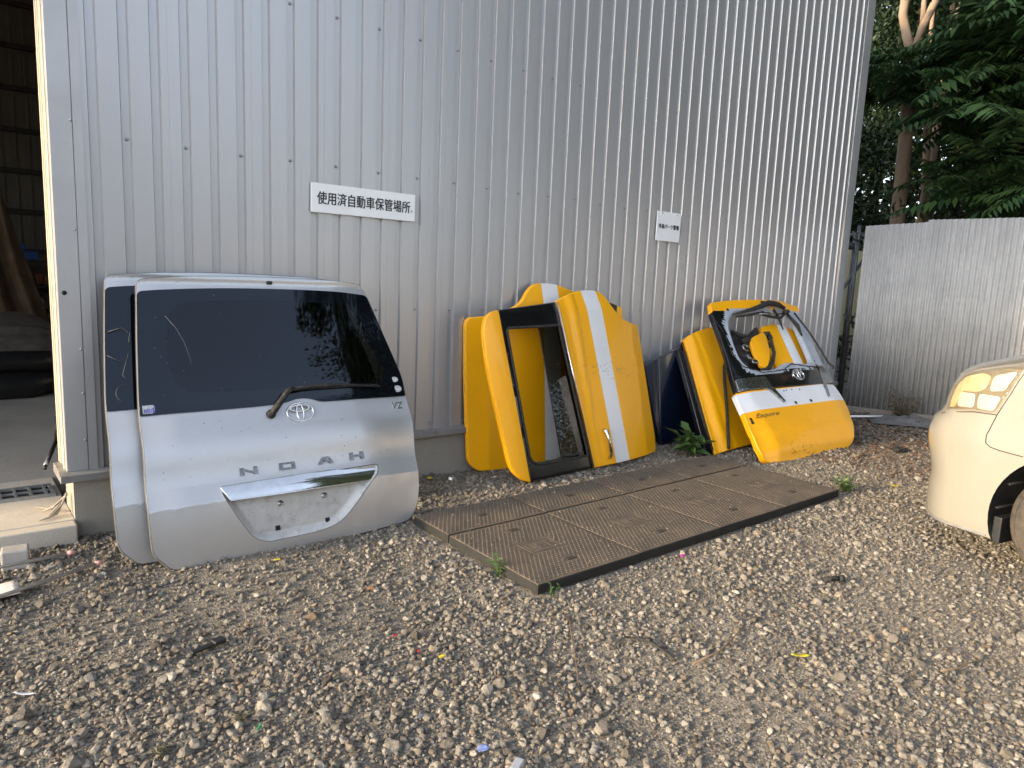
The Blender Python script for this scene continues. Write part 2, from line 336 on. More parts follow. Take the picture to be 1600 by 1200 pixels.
def panel(name, outline, mats, h=None, thick=.03, holes=(), step=.035, r=.008, matfn=None, cuts=(), back=True, back_m=None, rseg=3, edge_m=None):
    """pressed sheet panel: outline in local (u,v), relief h(u,v), rolled edge, real thickness"""
    if h is None: h = lambda u, v: np.zeros_like(np.asarray(u, float))
    O = ccw(resample(outline, step)); H = [ccw(resample(q, step)) for q in holes]
    Oi = offset(O, -r); Hi = [offset(q, r) for q in H]
    bm = bmesh.new()
    for L in [Oi]+Hi:
        vs = [bm.verts.new((p[0], p[1], 0)) for p in L]
        for i in range(len(vs)): bm.edges.new((vs[i], vs[(i+1) % len(vs)]))
    bmesh.ops.triangle_fill(bm, use_beauty=True, use_dissolve=False, edges=bm.edges[:])
    mn, mx = O.min(0), O.max(0)
    def cut(co, no): bmesh.ops.bisect_plane(bm, geom=bm.verts[:]+bm.edges[:]+bm.faces[:], dist=1e-5, plane_co=co, plane_no=no)
    for a, b in cuts:
        d = np.array(b)-np.array(a); cut((a[0], a[1], 0), (-d[1], d[0], 0))
    for x in np.arange(mn[0]+step*.5, mx[0], step): cut((x,0,0), (1,0,0))
    for y in np.arange(mn[1]+step*.5, mx[1], step): cut((0,y,0), (0,1,0))
    bmesh.ops.remove_doubles(bm, verts=bm.verts[:], dist=2e-5)
    bad = [f for f in bm.faces if f.calc_area() < 1e-10]
    if bad: bmesh.ops.delete(bm, geom=bad, context='FACES_ONLY')
    for f in bm.faces:
        if f.normal.z < 0: f.normal_flip()
    bm.verts.index_update()
    V2 = np.array([p.co[:2] for p in bm.verts]); F = [[q.index for q in f.verts] for f in bm.faces]
    bnd = {}
    for f in bm.faces:
        for l in f.loops:
            if len(l.edge.link_faces) == 1: bnd[l.vert.index] = l.link_loop_next.vert.index
    bm.free()
    loops = []; left = dict(bnd)
    while left:
        s0, nx = next(iter(left.items())); lp = [s0]; del left[s0]
        while nx in left: lp.append(nx); q = nx; nx = left[q]; del left[q]
        if len(lp) > 3: loops.append(lp)
    u, v = V2[:,0], V2[:,1]; z = np.asarray(h(u, v), float)
    e = 1e-3; hx = (h(u+e, v)-h(u-e, v))/(2*e); hy = (h(u, v+e)-h(u, v-e))/(2*e)
    N = np.stack([-hx, -hy, np.ones_like(hx)], 1); N /= np.linalg.norm(N, axis=1, keepdims=True)
    V = [np.column_stack([V2, z])]; NN = [N]; faces = [tuple(f) for f in F]
    cen = np.array([V2[f].mean(0) for f in F]); mi = list(np.asarray(matfn(cen[:,0], cen[:,1]), int)) if matfn else [0]*len(F)
    tot = len(V2); n0 = len(V2)
    backring = []
    vm = {}
    for f, m_ in zip(F, mi):
        for q in f: vm[q] = m_
    for lp in loops:
        P = V2[lp]; nr = normals2(P); zz = z[lp]; Nf = N[lp]; k = len(lp); prev = lp
        lm = [vm[i] if edge_m is None else edge_m for i in lp]
        for s_ in range(1, rseg+1):
            a = math.pi/2*s_/rseg
            ring = np.column_stack([P+nr*r*math.sin(a), zz-r*(1-math.cos(a))]); nn = np.column_stack([nr*math.sin(a), np.zeros(k)])+Nf*math.cos(a); nn /= np.linalg.norm(nn, axis=1, keepdims=True)
            V.append(ring); NN.append(nn); cur = list(range(tot, tot+k)); tot += k
            for i in range(k): j = (i+1) % k; faces.append((prev[j], prev[i], cur[i], cur[j])); mi.append(lm[i])
            prev = cur
        ring = np.column_stack([P+nr*r, zz-max(thick, r+.001)]); V.append(ring); NN.append(np.column_stack([nr, np.zeros(k)])); cur = list(range(tot, tot+k)); tot += k
        for i in range(k): j = (i+1) % k; faces.append((prev[j], prev[i], cur[i], cur[j])); mi.append(lm[i])
        backring.append((lp, ring))
    if back:
        zb = z-max(thick, r+.001); Vb = np.column_stack([V2, zb]); 
        for lp, ring in backring: Vb[lp] = ring
        V.append(Vb); NN.append(-N)
        for f, m_ in zip(F, list(mi)): faces.append(tuple(i+tot for i in f[::-1])); mi.append(back_m if back_m is not None else m_)
    me = bpy.data.meshes.new(name); me.from_pydata(np.concatenate(V).tolist(), [], faces)
    for m_ in (mats if isinstance(mats, (list, tuple)) else [mats]): me.materials.append(m_)
    me.polygons.foreach_set("material_index", np.array(mi, 'i')); me.polygons.foreach_set("use_smooth", np.ones(len(faces), bool))
    me.update()
    me.normals_split_custom_set_from_vertices([tuple(x) for x in np.concatenate(NN)])
    return me

def text_mesh(name, body, size, mat, extrude=.001, bold=0., shear=0., spacing=1.0):
    cu = bpy.data.curves.new(name, 'FONT'); cu.body = body; cu.size = size; cu.extrude = extrude; cu.offset = bold; cu.shear = shear; cu.space_character = spacing
    cu.align_x = 'CENTER'; cu.align_y = 'CENTER'; cu.resolution_u = 4
    o = bpy.data.objects.new(name, cu); COL.objects.link(o)
    dg = bpy.context.evaluated_depsgraph_get(); me = bpy.data.meshes.new_from_object(o.evaluated_get(dg)); me.name = name
    bpy.data.objects.remove(o); bpy.data.curves.remove(cu)
    me.materials.clear(); me.materials.append(mat)
    return me
def fit_mesh(me, w=None, h=None):
    co = np.array([p.co[:] for p in me.vertices]); mn, mx = co.min(0), co.max(0)
    sx = w/(mx[0]-mn[0]) if w else 1; sy = h/(mx[1]-mn[1]) if h else sx
    if not w: sx = sy
    c = (mn+mx)/2; co[:,0] = (co[:,0]-c[0])*sx; co[:,1] = (co[:,1]-c[1])*sy
    me.vertices.foreach_set("co", co.ravel()); me.update(); return me

# ------------------------------------------------------------------ ground
def _vn(seed):
    g = np.random.default_rng(seed).random((64, 64))
    def f(x, y):
        xi = np.floor(x).astype(int); yi = np.floor(y).astype(int); a = x-xi; b = y-yi; a = a*a*(3-2*a); b = b*b*(3-2*b)
        G = lambda i, j: g[i % 64, j % 64]
        return (G(xi,yi)*(1-a)+G(xi+1,yi)*a)*(1-b)+(G(xi,yi+1)*(1-a)+G(xi+1,yi+1)*a)*b-.5
    return f
_n1, _n2, _n3 = _vn(1), _vn(2), _vn(3)
def gz(x, y):
    x = np.asarray(x, float); y = np.asarray(y, float)
    z = .035*_n1(x*.9, y*.9)+.022*_n2(x*2.7, y*2.7)+.010*_n3(x*9, y*9)
    rise = .02*np.exp(-np.clip(-y, 0, 9)/.35)*(x > 1.0)
    flat = sstep(0, .35, np.maximum(np.maximum(1.30-x, x-4.30), np.maximum(-2.02-y, y+.78)))     # bedding under the plates
    flat2 = sstep(0, .6, np.hypot(x-3.5, y+3.3)-.5)
    far = sstep(45, 20, np.hypot(x-3, y+2))
    return ((z+rise)*(.15+.85*flat)-.022)*far
def ground_mat():
    m, t, p = nodes_of("gritty_soil"); setp(p, rough=.95, spec=.2)
    n = noise(t, 1.3, 8, .65); c = ramp(t, n.outputs[0], [(.3, (.132,.117,.098)), (.5, (.190,.168,.138)), (.7, (.258,.228,.186))]).outputs[0]
    v = t.nodes.new("ShaderNodeTexVoronoi"); v.inputs['Scale'].default_value = 130; tc = t.nodes.new("ShaderNodeTexCoord"); t.links.new(tc.outputs['Object'], v.inputs['Vector'])
    sp = t.nodes.new("ShaderNodeSeparateColor"); t.links.new(v.outputs['Color'], sp.inputs[0])
    g = ramp(t, sp.outputs[0], [(0, (.08,.070,.060)), (.35, (.18,.16,.13)), (.75, (.30,.265,.22)), (1, (.48,.44,.38))])
    c = mixc(t, .6, c, g.outputs[0]); t.links.new(c, p.inputs['Base Color'])
    n2 = noise(t, 300, 4, .7); ad = t.nodes.new("ShaderNodeMath"); ad.operation = 'ADD'; t.links.new(v.outputs['Distance'], ad.inputs[0]); t.links.new(n2.outputs[0], ad.inputs[1])
    b = bump(t, p, ad.outputs[0], .9, .006); b.invert = True
    return m
M_ground = ground_mat()
def build_ground():
    def axis(lo, hi, step, far):
        a = list(np.arange(lo, hi+1e-6, step)); s = step; x = hi
        while x < far: s *= 1.35; x += s; a.append(x)
        s = step; x = lo
        while x > -far: s *= 1.35; x -= s; a.insert(0, x)
        return np.array(a)
    X = axis(-2.2, 10.5, .04, 260); Y = axis(-5.2, .4, .04, 260)
    gx, gy = np.meshgrid(X, Y, indexing='ij'); gzz = gz(gx, gy); gzz = np.where((gy > .1) & (gy < 14) & (gx < 8.3), -.03, gzz)
    nX, nY = len(X), len(Y); idx = np.arange(nX*nY).reshape(nX, nY)
    f = np.stack([idx[:-1,:-1], idx[1:,:-1], idx[1:,1:], idx[:-1,1:]], -1).reshape(-1, 4)
    me = bpy.data.meshes.new("ground"); me.from_pydata(np.stack([gx,gy,gzz], -1).reshape(-1,3).tolist(), [], f.tolist())
    me.polygons.foreach_set("use_smooth", np.ones(len(f), bool)); me.materials.append(M_ground)
    return tag(link("ground", me), kind="structure")
build_ground()

# ------------------------------------------------------------------ building
ZTOP = 6.2; XR = 8.0; XL = -.355
bld = empty("warehouse", "grey ribbed steel warehouse with an open bay at its left end", "warehouse")
def build_wall():
    b = MB(); prof = []
    x0, x1, dep, hw, sl = -.25, 7.80, .018, .0195, .007
    prof.append((x0, 0.0))
    for k in range(-1, 52):
        c = k*.1515; prof += [(c-hw-sl, 0), (c-hw, dep), (c+hw, dep), (c+hw+sl, 0)]
        if k % 3 == 1: prof += [(c+.062, 0), (c+.0622, .0012), (c+.0638, .0012), (c+.064, 0)] # sheet lap
    prof.append((x1, 0)); n = len(prof)
    vs = [(x, y, .352) for x, y in prof]+[(x, y, ZTOP) for x, y in prof]
    b.add(vs, [(i, i+1, n+i+1, n+i) for i in range(n-1)], 0)
    # screws in the grooves, washers and slotted heads
    for row in range(-1, 6):
        z = 2.147+.9056*(row-1)
        if z > ZTOP-.1 or z < .45: continue
        for k in range(-1, 52):
            if k % 2: continue
            x = k*.1515
            zz = z+random.uniform(-.008, .008)
            b.lathe([(.010,.0), (.010,.003), (.0065,.004), (.006,.008), (.0,.009)], 8, 1, T(x+random.uniform(-.005,.005), dep, zz, rx=math.pi/2))
    for k in range(1, 52, 2):
        b.lathe([(.009,.0), (.009,.003), (.006,.007), (.0,.008)], 8, 1, T(k*.1515, dep, .395+random.uniform(-.01,.01), rx=math.pi/2))
    b.build("wall_cladding", [M_wall, M_screw], bld)
build_wall()
def build_shell():
    b = MB()   # front corner trims
    b.box(XL, -.006, .352, -.2515, .05, ZTOP, 0, bev=.003); b2 = MB(); b2.box(-.2495, -.0045, .352, -.205, .02, ZTOP, 0); b2.build("edge_strip", M_trim, bld)
    b2 = MB(); b2.box(7.83, -.006, .352, XR, .06, ZTOP, 0, bev=.003); b2.build("corner_trim", M_trim, bld)
    b.lathe([(.007,0),(.007,.003),(0,.006)], 8, 1, T(-.258, -.006, 2.20, rx=math.pi/2)); b.lathe([(.006,0),(.006,.003),(0,.005)], 8, 1, T(-.262, -.006, 1.65, rx=math.pi/2))
    b.lathe([(.012,0),(.012,.002),(0,.003)], 12, 2, T(-.325, -.006, 1.32, rx=math.pi/2))
    for z in (.52, .78, 1.02): b.lathe([(.006,0),(.006,.003),(0,.005)], 8, 1, T(-.262, -.006, z, rx=math.pi/2))
    b.build("corner_trim", [M_trim, M_screw, M_dark], bld)
    j = MB()
    j.box(-.352, .055, .352, -.30, .26, ZTOP, 0); j.box(-.360, .052, .352, -.353, .085, ZTOP, 0); j.box(-.358, .20, .352, -.353, .225, ZTOP, 0); j.box(-.362, .23, .352, -.353, .262, ZTOP, 0); j.box(-.357,.12,.352,-.353,.125,ZTOP,0)
    for z in np.arange(.7, ZTOP, .9): j.lathe([(.006,0),(.006,.003),(0,.005)], 8, 1, T(-.352, .16, z, ry=-math.pi/2))
    j.build("door_jamb", [M_jamb, M_screw], bld)
    f = MB()
    f.box(-.392, -.052, .300, XR+.03, .0, .340, 0, bev=.004); f.add([(-.392,-.051,.3405),(XR+.03,-.051,.3405),(XR+.03,.0005,.354),(-.392,.0005,.354)], [(0,1,2,3)], 0)
    f.box(-.392, .001, .300, -.33, .24, .353, 0, bev=.004)
    f.build("base_flashing", M_flash, bld)
    g = MB(); g.box(-.328, -.001, -.3, XR, .28, .300, 0); g.box(-.3285, .28, -.3, -.28, .30, .300, 0)
    g.build("foundation", M_conc, bld)
    s = MB()  # right gable side wall, ribbed
    for y in np.arange(.06, 9.6, .1515): s.box(XR-.03, y, .3, XR-.012, y+.13, ZTOP, 0)
    s.box(XR-.05, .06, .0, XR-.031, 9.7, ZTOP, 0); s.build("side_wall", M_wall, bld)
    w = MB()  # back wall with ribs, seen through the open bay
    w.box(-8, 9.62, 0, XR-.06, 9.75, ZTOP+.6, 0)
    for x in np.arange(-8, 7.8, .18): w.box(x, 9.59, .1, x+.03, 9.619, ZTOP, 0)
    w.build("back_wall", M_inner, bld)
    lw = MB(); lw.box(-8.1, 1.95, 0, -8.0, 9.7, ZTOP, 0)  # unseen wall, its front gap shaped to let the sun reach jamb and apron
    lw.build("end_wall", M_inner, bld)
    gi = MB()
    for z in np.arange(.9, 6.0, .62): gi.box(-8, 9.50, z, XR-.06, 9.585, z+.07, 0)
    gi.build("wall_girt", M_beam, bld)
    r = MB(); r.add([(-8.3,-.5,ZTOP),(XR+.2,-.5,ZTOP),(XR+.2,9.9,ZTOP+.9),(-8.3,9.9,ZTOP+.9),(-8.3,-.5,ZTOP+.08),(XR+.2,-.5,ZTOP+.08),(XR+.2,9.9,ZTOP+.98),(-8.3,9.9,ZTOP+.98)],
          [(3,2,1,0),(4,5,6,7),(0,1,5,4),(1,2,6,5),(2,3,7,6),(3,0,4,7)], 0)
    r.build("roof", M_roofin, bld)
    hd = MB(); hd.box(-8.1, -.02, 4.6, -.36, .25, ZTOP, 0); hd.build("bay_header", M_wall, bld)
    for y, z in ((1.6, 4.9), (3.6, 5.0), (5.6, 5.1), (7.6, 5.2)):
        m = MB(); m.box(-8, y, z, XR-.1, y+.2, z+.42, 0); m.box(-8, y-.06, z, XR-.1, y+.26, z+.03, 0); m.box(-8, y-.06, z+.39, XR-.1, y+.26, z+.42, 0)
        m.build("roof_beam", M_beam, bld)
build_shell()
a = MB(); a.box(-9, .0005, -.3, -.329, .95, .08, 0, bev=.004); a.box(-9, -.09, -.3, -.329, 0.0, .076, 0, bev=.008)
tag(a.build("concrete_apron", M_slab), kind="structure")
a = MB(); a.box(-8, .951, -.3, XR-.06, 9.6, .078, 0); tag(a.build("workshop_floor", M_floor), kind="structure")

# inside the bay
def grate():
    o = empty("drain_grate", "galvanised drain grate set in the concrete apron at the open bay", "grate", T(-.36, .50, .081))
    b = MB(); W, D = 2.0, .24
    for y in (0, D-.02): b.box(-W, y, 0, 0, y+.02, .018, 0)
    b.box(-.02, .02, 0, 0, D-.02, .018, 0); b.box(-W, .02, .001, -.02, D-.02, .003, 1)
    for x in np.arange(-W, -.03, .075): b.box(x, .0205, .003, x+.014, D-.0205, .017, 0)
    b.box(-W, D/2-.006, .0035, -.021, D/2+.006, .0165, 0)
    b.build("grating", [M_grate, M_dark], o)
grate()
def soft_blob(name, mats, parent, cx, cy, cz, sx, sy, sz, seed, amp=.12, mat=None):
    bm = bmesh.new(); bmesh.ops.create_icosphere(bm, subdivisions=4, radius=1); r = np.random.default_rng(seed); ph = r.random(12)*6.3
    for p in bm.verts:
        d = p.co.copy(); k = 1+amp*(math.sin(3*d.x+ph[0])*math.sin(2.6*d.y+ph[1])+.6*math.sin(6*d.y+4*d.z+ph[2])+.35*math.sin(11*d.x+ph[3]+5*d.z))
        q = Vector((math.copysign(abs(d.x)**.7, d.x), math.copysign(abs(d.y)**.7, d.y), math.copysign(abs(d.z)**.8, d.z)))*k
        p.co = Vector((cx+q.x*sx, cy+q.y*sy, cz+q.z*sz))
    me = bpy.data.meshes.new(name); bm.to_mesh(me); bm.free(); me.polygons.foreach_set("use_smooth", np.ones(len(me.polygons), bool)); me.materials.append(mats)
    return link(name, me, parent, mat)
def wreck():
    o = empty("bonnet_pile", "dusty dark bonnet lying over black bumpers on the workshop floor", "car parts", T(-.65, 4.75, .08))
    ou = [(-1.3,-.35),(.85,-.42),(.98,.1),(.8,.55),(-1.3,.62)]
    hh = lambda u, v: .10*np.cos(np.clip(u/1.5,-1.5,1.5))*np.cos(np.clip(v*1.7,-1.5,1.5))+.02*np.exp(-((v-.1)/.05)**2)-.05*sstep(.6,1.0,u)
    link("bonnet", panel("bonnet", fillet(ou, .2), M_cover, hh, .03, step=.06, r=.02), o, T(-.1, 0, .52, rx=R_(24)))
    b = MB(); b.tube([(-1.5,-.55,.12),(-.4,-.66,.14),(.5,-.6,.13),(.8,-.3,.12)], [.11,.13,.13,.10], 0, 14)
    b.build("lower_bumper", M_black, o)
    b = MB(); b.tube([(-1.5,-.5,.34),(-.3,-.58,.36),(.6,-.5,.34),(.85,-.1,.33)], [.09,.12,.12,.08], 0, 14); b.tube([(-1.4,.3,.2),(.7,.3,.2)], .2, 0, 14)
    b.build("upper_bumper", M_black, o)
    b = MB(); b.tube([(-.25+.16*math.cos(a_), -.36+.06*math.sin(a_), .53) for a_ in np.linspace(0, 6.28, 20)], .012, 0, 8); b.lathe([(.05,0),(.05,.03),(.03,.05),(0,.05)], 14, 1, T(-.2,-.34,.52))
    b.build("washer_ring", [M_rubber, M_sticker], o)
wreck()
def curtain():
    nx, nz = 36, 40; vs = []; fs = []
    for i in range(nz+1):
        z = .08+3.6*i/nz; t_ = i/nz; wid = .95*(1-t_)**1.3+.25
        for j in range(nx+1):
            s_ = j/nx; x = -.62+s_*wid*.95; y = 6.6+.09*math.sin(s_*19+2*math.sin(t_*5))+.25*(1-t_)*s_
            vs.append((x, y, z))
    for i in range(nz):
        for j in range(nx): a_ = i*(nx+1)+j; fs.append((a_, a_+1, a_+nx+2, a_+nx+1))
    b = MB(); b.add(vs, fs, 0, True); o = b.build("dust_sheet", M_tarp); md = o.modifiers.new("thickness", 'SOLIDIFY'); md.thickness = .008
    tag(o, "stained brown dust sheet hanging beside the grey column inside the bay", "sheet")
curtain()
c = MB(); c.box(-.16, -.16, 0, .16, .16, 4.9, 0, bev=.02); c.box(-.22,-.22,0,.22,.22,.03,0)
tag(c.build("steel_column", M_greycol, None, T(-.76, 6.5, .08)), "pale grey square column inside the bay by the brown sheet", "column")
def shelf():
    o = empty("tool_rack", "low rack of blue and rusty parts against the far workshop wall", "rack", T(.05, 8.6, .08))
    b = MB()
    for z in (.05,.55,.95,1.3): b.box(-.6,-.3,z,.9,.3,z+.04,0)
    for x in (-.6,.86):
        for y in (-.3,.26): b.box(x,y,0,x+.04,y+.04,1.6,0)
    b.build("frame", M_beam, o)
    b = MB(); b.box(-.4,-.25,1.341,.35,.2,1.47,0,bev=.02); b.tube([(-.3,-.1,1.47),(-.1,-.1,1.75),(0,-.1,1.5)],.02); b.box(-.1,-.2,1.48,.2,.1,1.58,0,bev=.02); b.build("blue_toolbox", M_toolblue, o)
    b = MB()
    for i in range(14): b.box(*(lambda x,z:(x,-.25,z,x+.09,.1,z+random.uniform(.08,.2)))(-.5+.1*i, .991), 0, bev=.01)
    b.build("rusty_parts", M_rack, o)
    soft_blob("folded_cloth", M_cream2, o, .1, -.1, .72, .32, .2, .12, 5)
    b = MB(); b.lathe([(.2,-.09),(.3,-.08),(.32,0),(.3,.08),(.2,.09)], 28, 0, T(.25,-.1,.19)); b.build("tyre", M_rubber, o)
shelf()
def wirecoil():
    b = MB(); r = random.Random(3); P = []
    for i in range(3):
        x0 = -.46+.02*i
        b.tube([(x0-.02,.30-.1*i,.09),(x0+.03,.20-.05*i,.10+.02*i),(x0+.06,.13,.14+.01*i),(-.35,.09+.02*i,.20),(-.38,.07,.15),(x0+.02,.06+.02*i,.092),(x0-.03,.04+.03*i,.089)], .005, 0, 6)
    tag(b.build("wire_tie", simple("beige_wire", (.26,.23,.19), .6)), "bent beige wire loops lying on the sunlit apron by the jamb foot", "wire")
wirecoil()
b = MB(); b.tube([(-.335,.58,.40),(-.40,.43,.315)], .012, 0, 10); b.tube([(-.40,.43,.315),(-.412,.40,.30)], .013, 1, 10); b.tube([(-.412,.40,.30),(-.42,.38,.287)], .011, 0, 10)
b.tube([(-.335,.58,.40),(-.325,.60,.55)], .010, 0, 10)
tag(b.build("black_cable", [M_black, M_sticker]), "short black cable with a white collar sticking out behind the jamb", "cable")

# ------------------------------------------------------------------ signs
def sign(name, label, x0, x1, z0, z1, body, tw, th, zc, tilt=0, hang=()):
    o = empty(name, label, "sign", T((x0+x1)/2, -.012, (z0+z1)/2, ry=tilt))
    W, H = (x1-x0)/2, (z1-z0)/2
    b = MB(); b.box(-W, -.008, -H, W, 0, H, 0, bev=.0025); b.build("board", M_white, o)
    me = fit_mesh(text_mesh("lettering", body, .1, M_ink, .0006, 0), tw, th)
    co = np.array([p.co[:] for p in me.vertices]); fs_ = [list(p.vertices) for p in me.polygons]; V_ = []; F_ = []      # heavier strokes: the outline repeated a hair apart
    for k_, (dx, dy) in enumerate(((0,0),(.0013,0),(-.0013,0),(0,.001),(0,-.001))):
        F_ += [tuple(i+len(V_) for i in f) for f in fs_]; V_ += [(p[0]+dx, p[1]+dy, p[2]+.00008*k_) for p in co]
    me = bpy.data.meshes.new("lettering"); me.from_pydata(V_, [], F_); me.materials.append(M_ink)
    link("lettering", me, o, T(0, -.0092, zc, rx=math.pi/2))
    for q in hang:
        s = MB(); s.lathe([(.007,0),(.006,.004),(0,.005)], 8, 0, T(q[0], -.008, q[1], rx=math.pi/2)); s.build("screw", M_screw, o)
sign("wall_sign", "long white sign with ten black Japanese characters on the ribbed wall", 1.027, 1.784, 1.850, 2.032, "使用済自動車保管場所", .675, .078, .002, R_(.3), ((.35,-.022),))
sign("wall_sign", "small squarish white sign with tiny black lettering on the right part of the wall", 4.348, 4.690, 1.880, 2.147, "外装パーツ置場", .29, .042, .0, R_(.3), ((-.1,.118),(.11,.116)))

# ------------------------------------------------------------------ shared badge pieces
def emblem(parent, u, v, n, w, hgt, mat=None, tilt=0):
    b = MB()
    def ell(cx, cy, a, c_, r): b.tube([(cx+a*math.cos(t_), cy+c_*math.sin(t_), .004) for t_ in np.linspace(0, 2*math.pi, 40, endpoint=False)], r, 0, 8, closed=True)
    ell(0, 0, w/2, hgt/2, hgt*.06); ell(0, -.01*hgt, w*.125, hgt*.44, hgt*.05); ell(0, hgt*.21, w*.36, hgt*.17, hgt*.05)
    b.build("emblem", mat or M_chrome, parent, T(u, v, n, rz=tilt))
def bolt(b, u, v, z, r, m=0):
    b.lathe([(r, z), (r, z+.004), (r*.75, z+.006), (r*.45, z+.005), (r*.4, z+.009), (0, z+.009)], 14, m, T(u, v, 0))

# ------------------------------------------------------------------ silver tailgates
H_OUT = fillet([(.018,1.525,.03),(.229,1.543,.2),(.528,1.556,.2),(.94,1.552,.2),(1.322,1.536,.05),(1.368,1.463,.1),(1.436,1.181,.3),(1.506,.899,.2),(1.498,.72,.1),(1.497,.607,.2),(1.479,.358,.2),(1.464,.168,.12),(1.438,.075,.05),(1.378,.000,.05),(1.106,-.018,.2),(.763,-.022,.2),(.513,-.018,.2),(.214,-.014,.2),(.02,-.008,.03),(-.066,.085,.04),(-.074,.297,.2),(-.060,.616,.2),(-.055,.801,.2),(-.026,1.122,.3)], .1)
G_OUT = fillet([(.012,1.456,.03),(.26,1.474,.2),(.518,1.483,.2),(.95,1.482,.2),(1.357,1.463,.03),(1.43,1.181,.3),(1.496,.90,.2),(1.492,.777,.012),(1.259,.771,.2),(1.037,.769,.15),(.90,.772,.08),(.845,.797,.06),(.767,.803,.06),(.70,.782,.06),(.55,.773,.15),(.275,.772,.2),(-.052,.773,.012),(-.045,.88,.2),(-.022,1.122,.3)], .1)
HOLE = fillet([(.16,1.40,.12),(.7,1.42,.3),(1.25,1.40,.12),(1.385,.95,.1),(1.36,.86,.06),(.7,.86,.3),(.14,.87,.12),(.09,1.1,.3)], .1)
REC = fillet([(.279,.352,.01),(1.188,.362,.02),(1.180,.315,.03),(1.119,.26,.05),(1.027,.165,.06),(.931,.075,.06),(.808,.045,.06),(.494,.042,.06),(.425,.075,.06),(.36,.17,.06),(.290,.300,.03)], .03)
def h_silver(u, v):
    u = np.asarray(u, float); v = np.asarray(v, float)
    side = -.045*sstep(1.1, 1.52, u)*sstep(-.2, .3, v)-.012*sstep(.12, -.08, u)
    d = np.clip(.288-v, 0, 1); tuck = -.24*d-.30*d*d
    band = .10*np.clip(.385-np.maximum(v, .288), 0, 1)
    up = .026*np.sin(np.clip((v-.385)/.42, 0, 1)*math.pi)**2
    gl = -.012*sstep(.8, 1.5, v)+.018*sstep(1.50, 1.545, v)
    return side+tuck+band+up+gl
def tailgate(label):
    o = empty("silver_tailgate", label, "car tailgate", group="silver car tailgates")
    body = panel("outer_panel", H_OUT, [M_silver, M_lining, M_edge_shade], h_silver, .03, holes=[HOLE, REC], step=.03, r=.004, back_m=1, edge_m=2, cuts=[((-.1,.288),(1.6,.288)),((-.1,.385),(1.6,.385)),((-.1,.337),(1.6,.337))])
    link("outer_panel", body, o)
    hg = lambda u, v: h_silver(u, v)-.018*sstep(1.50, 1.545, v)+.006
    PANE = offset(ccw(resample(HOLE, .03)), -.010)
    g = link("rear_window", panel("rear_window", G_OUT, [M_glassfrit], hg, .005, holes=[PANE], step=.035, r=.0004), o)
    link("glass_pane", panel("glass_pane", offset(PANE, -.00015), [M_glass], hg, .005, step=.04, r=.0003), g)
    return o
tg = tailgate("silver tailgate in front, with chrome plate garnish and four spaced chrome letters")
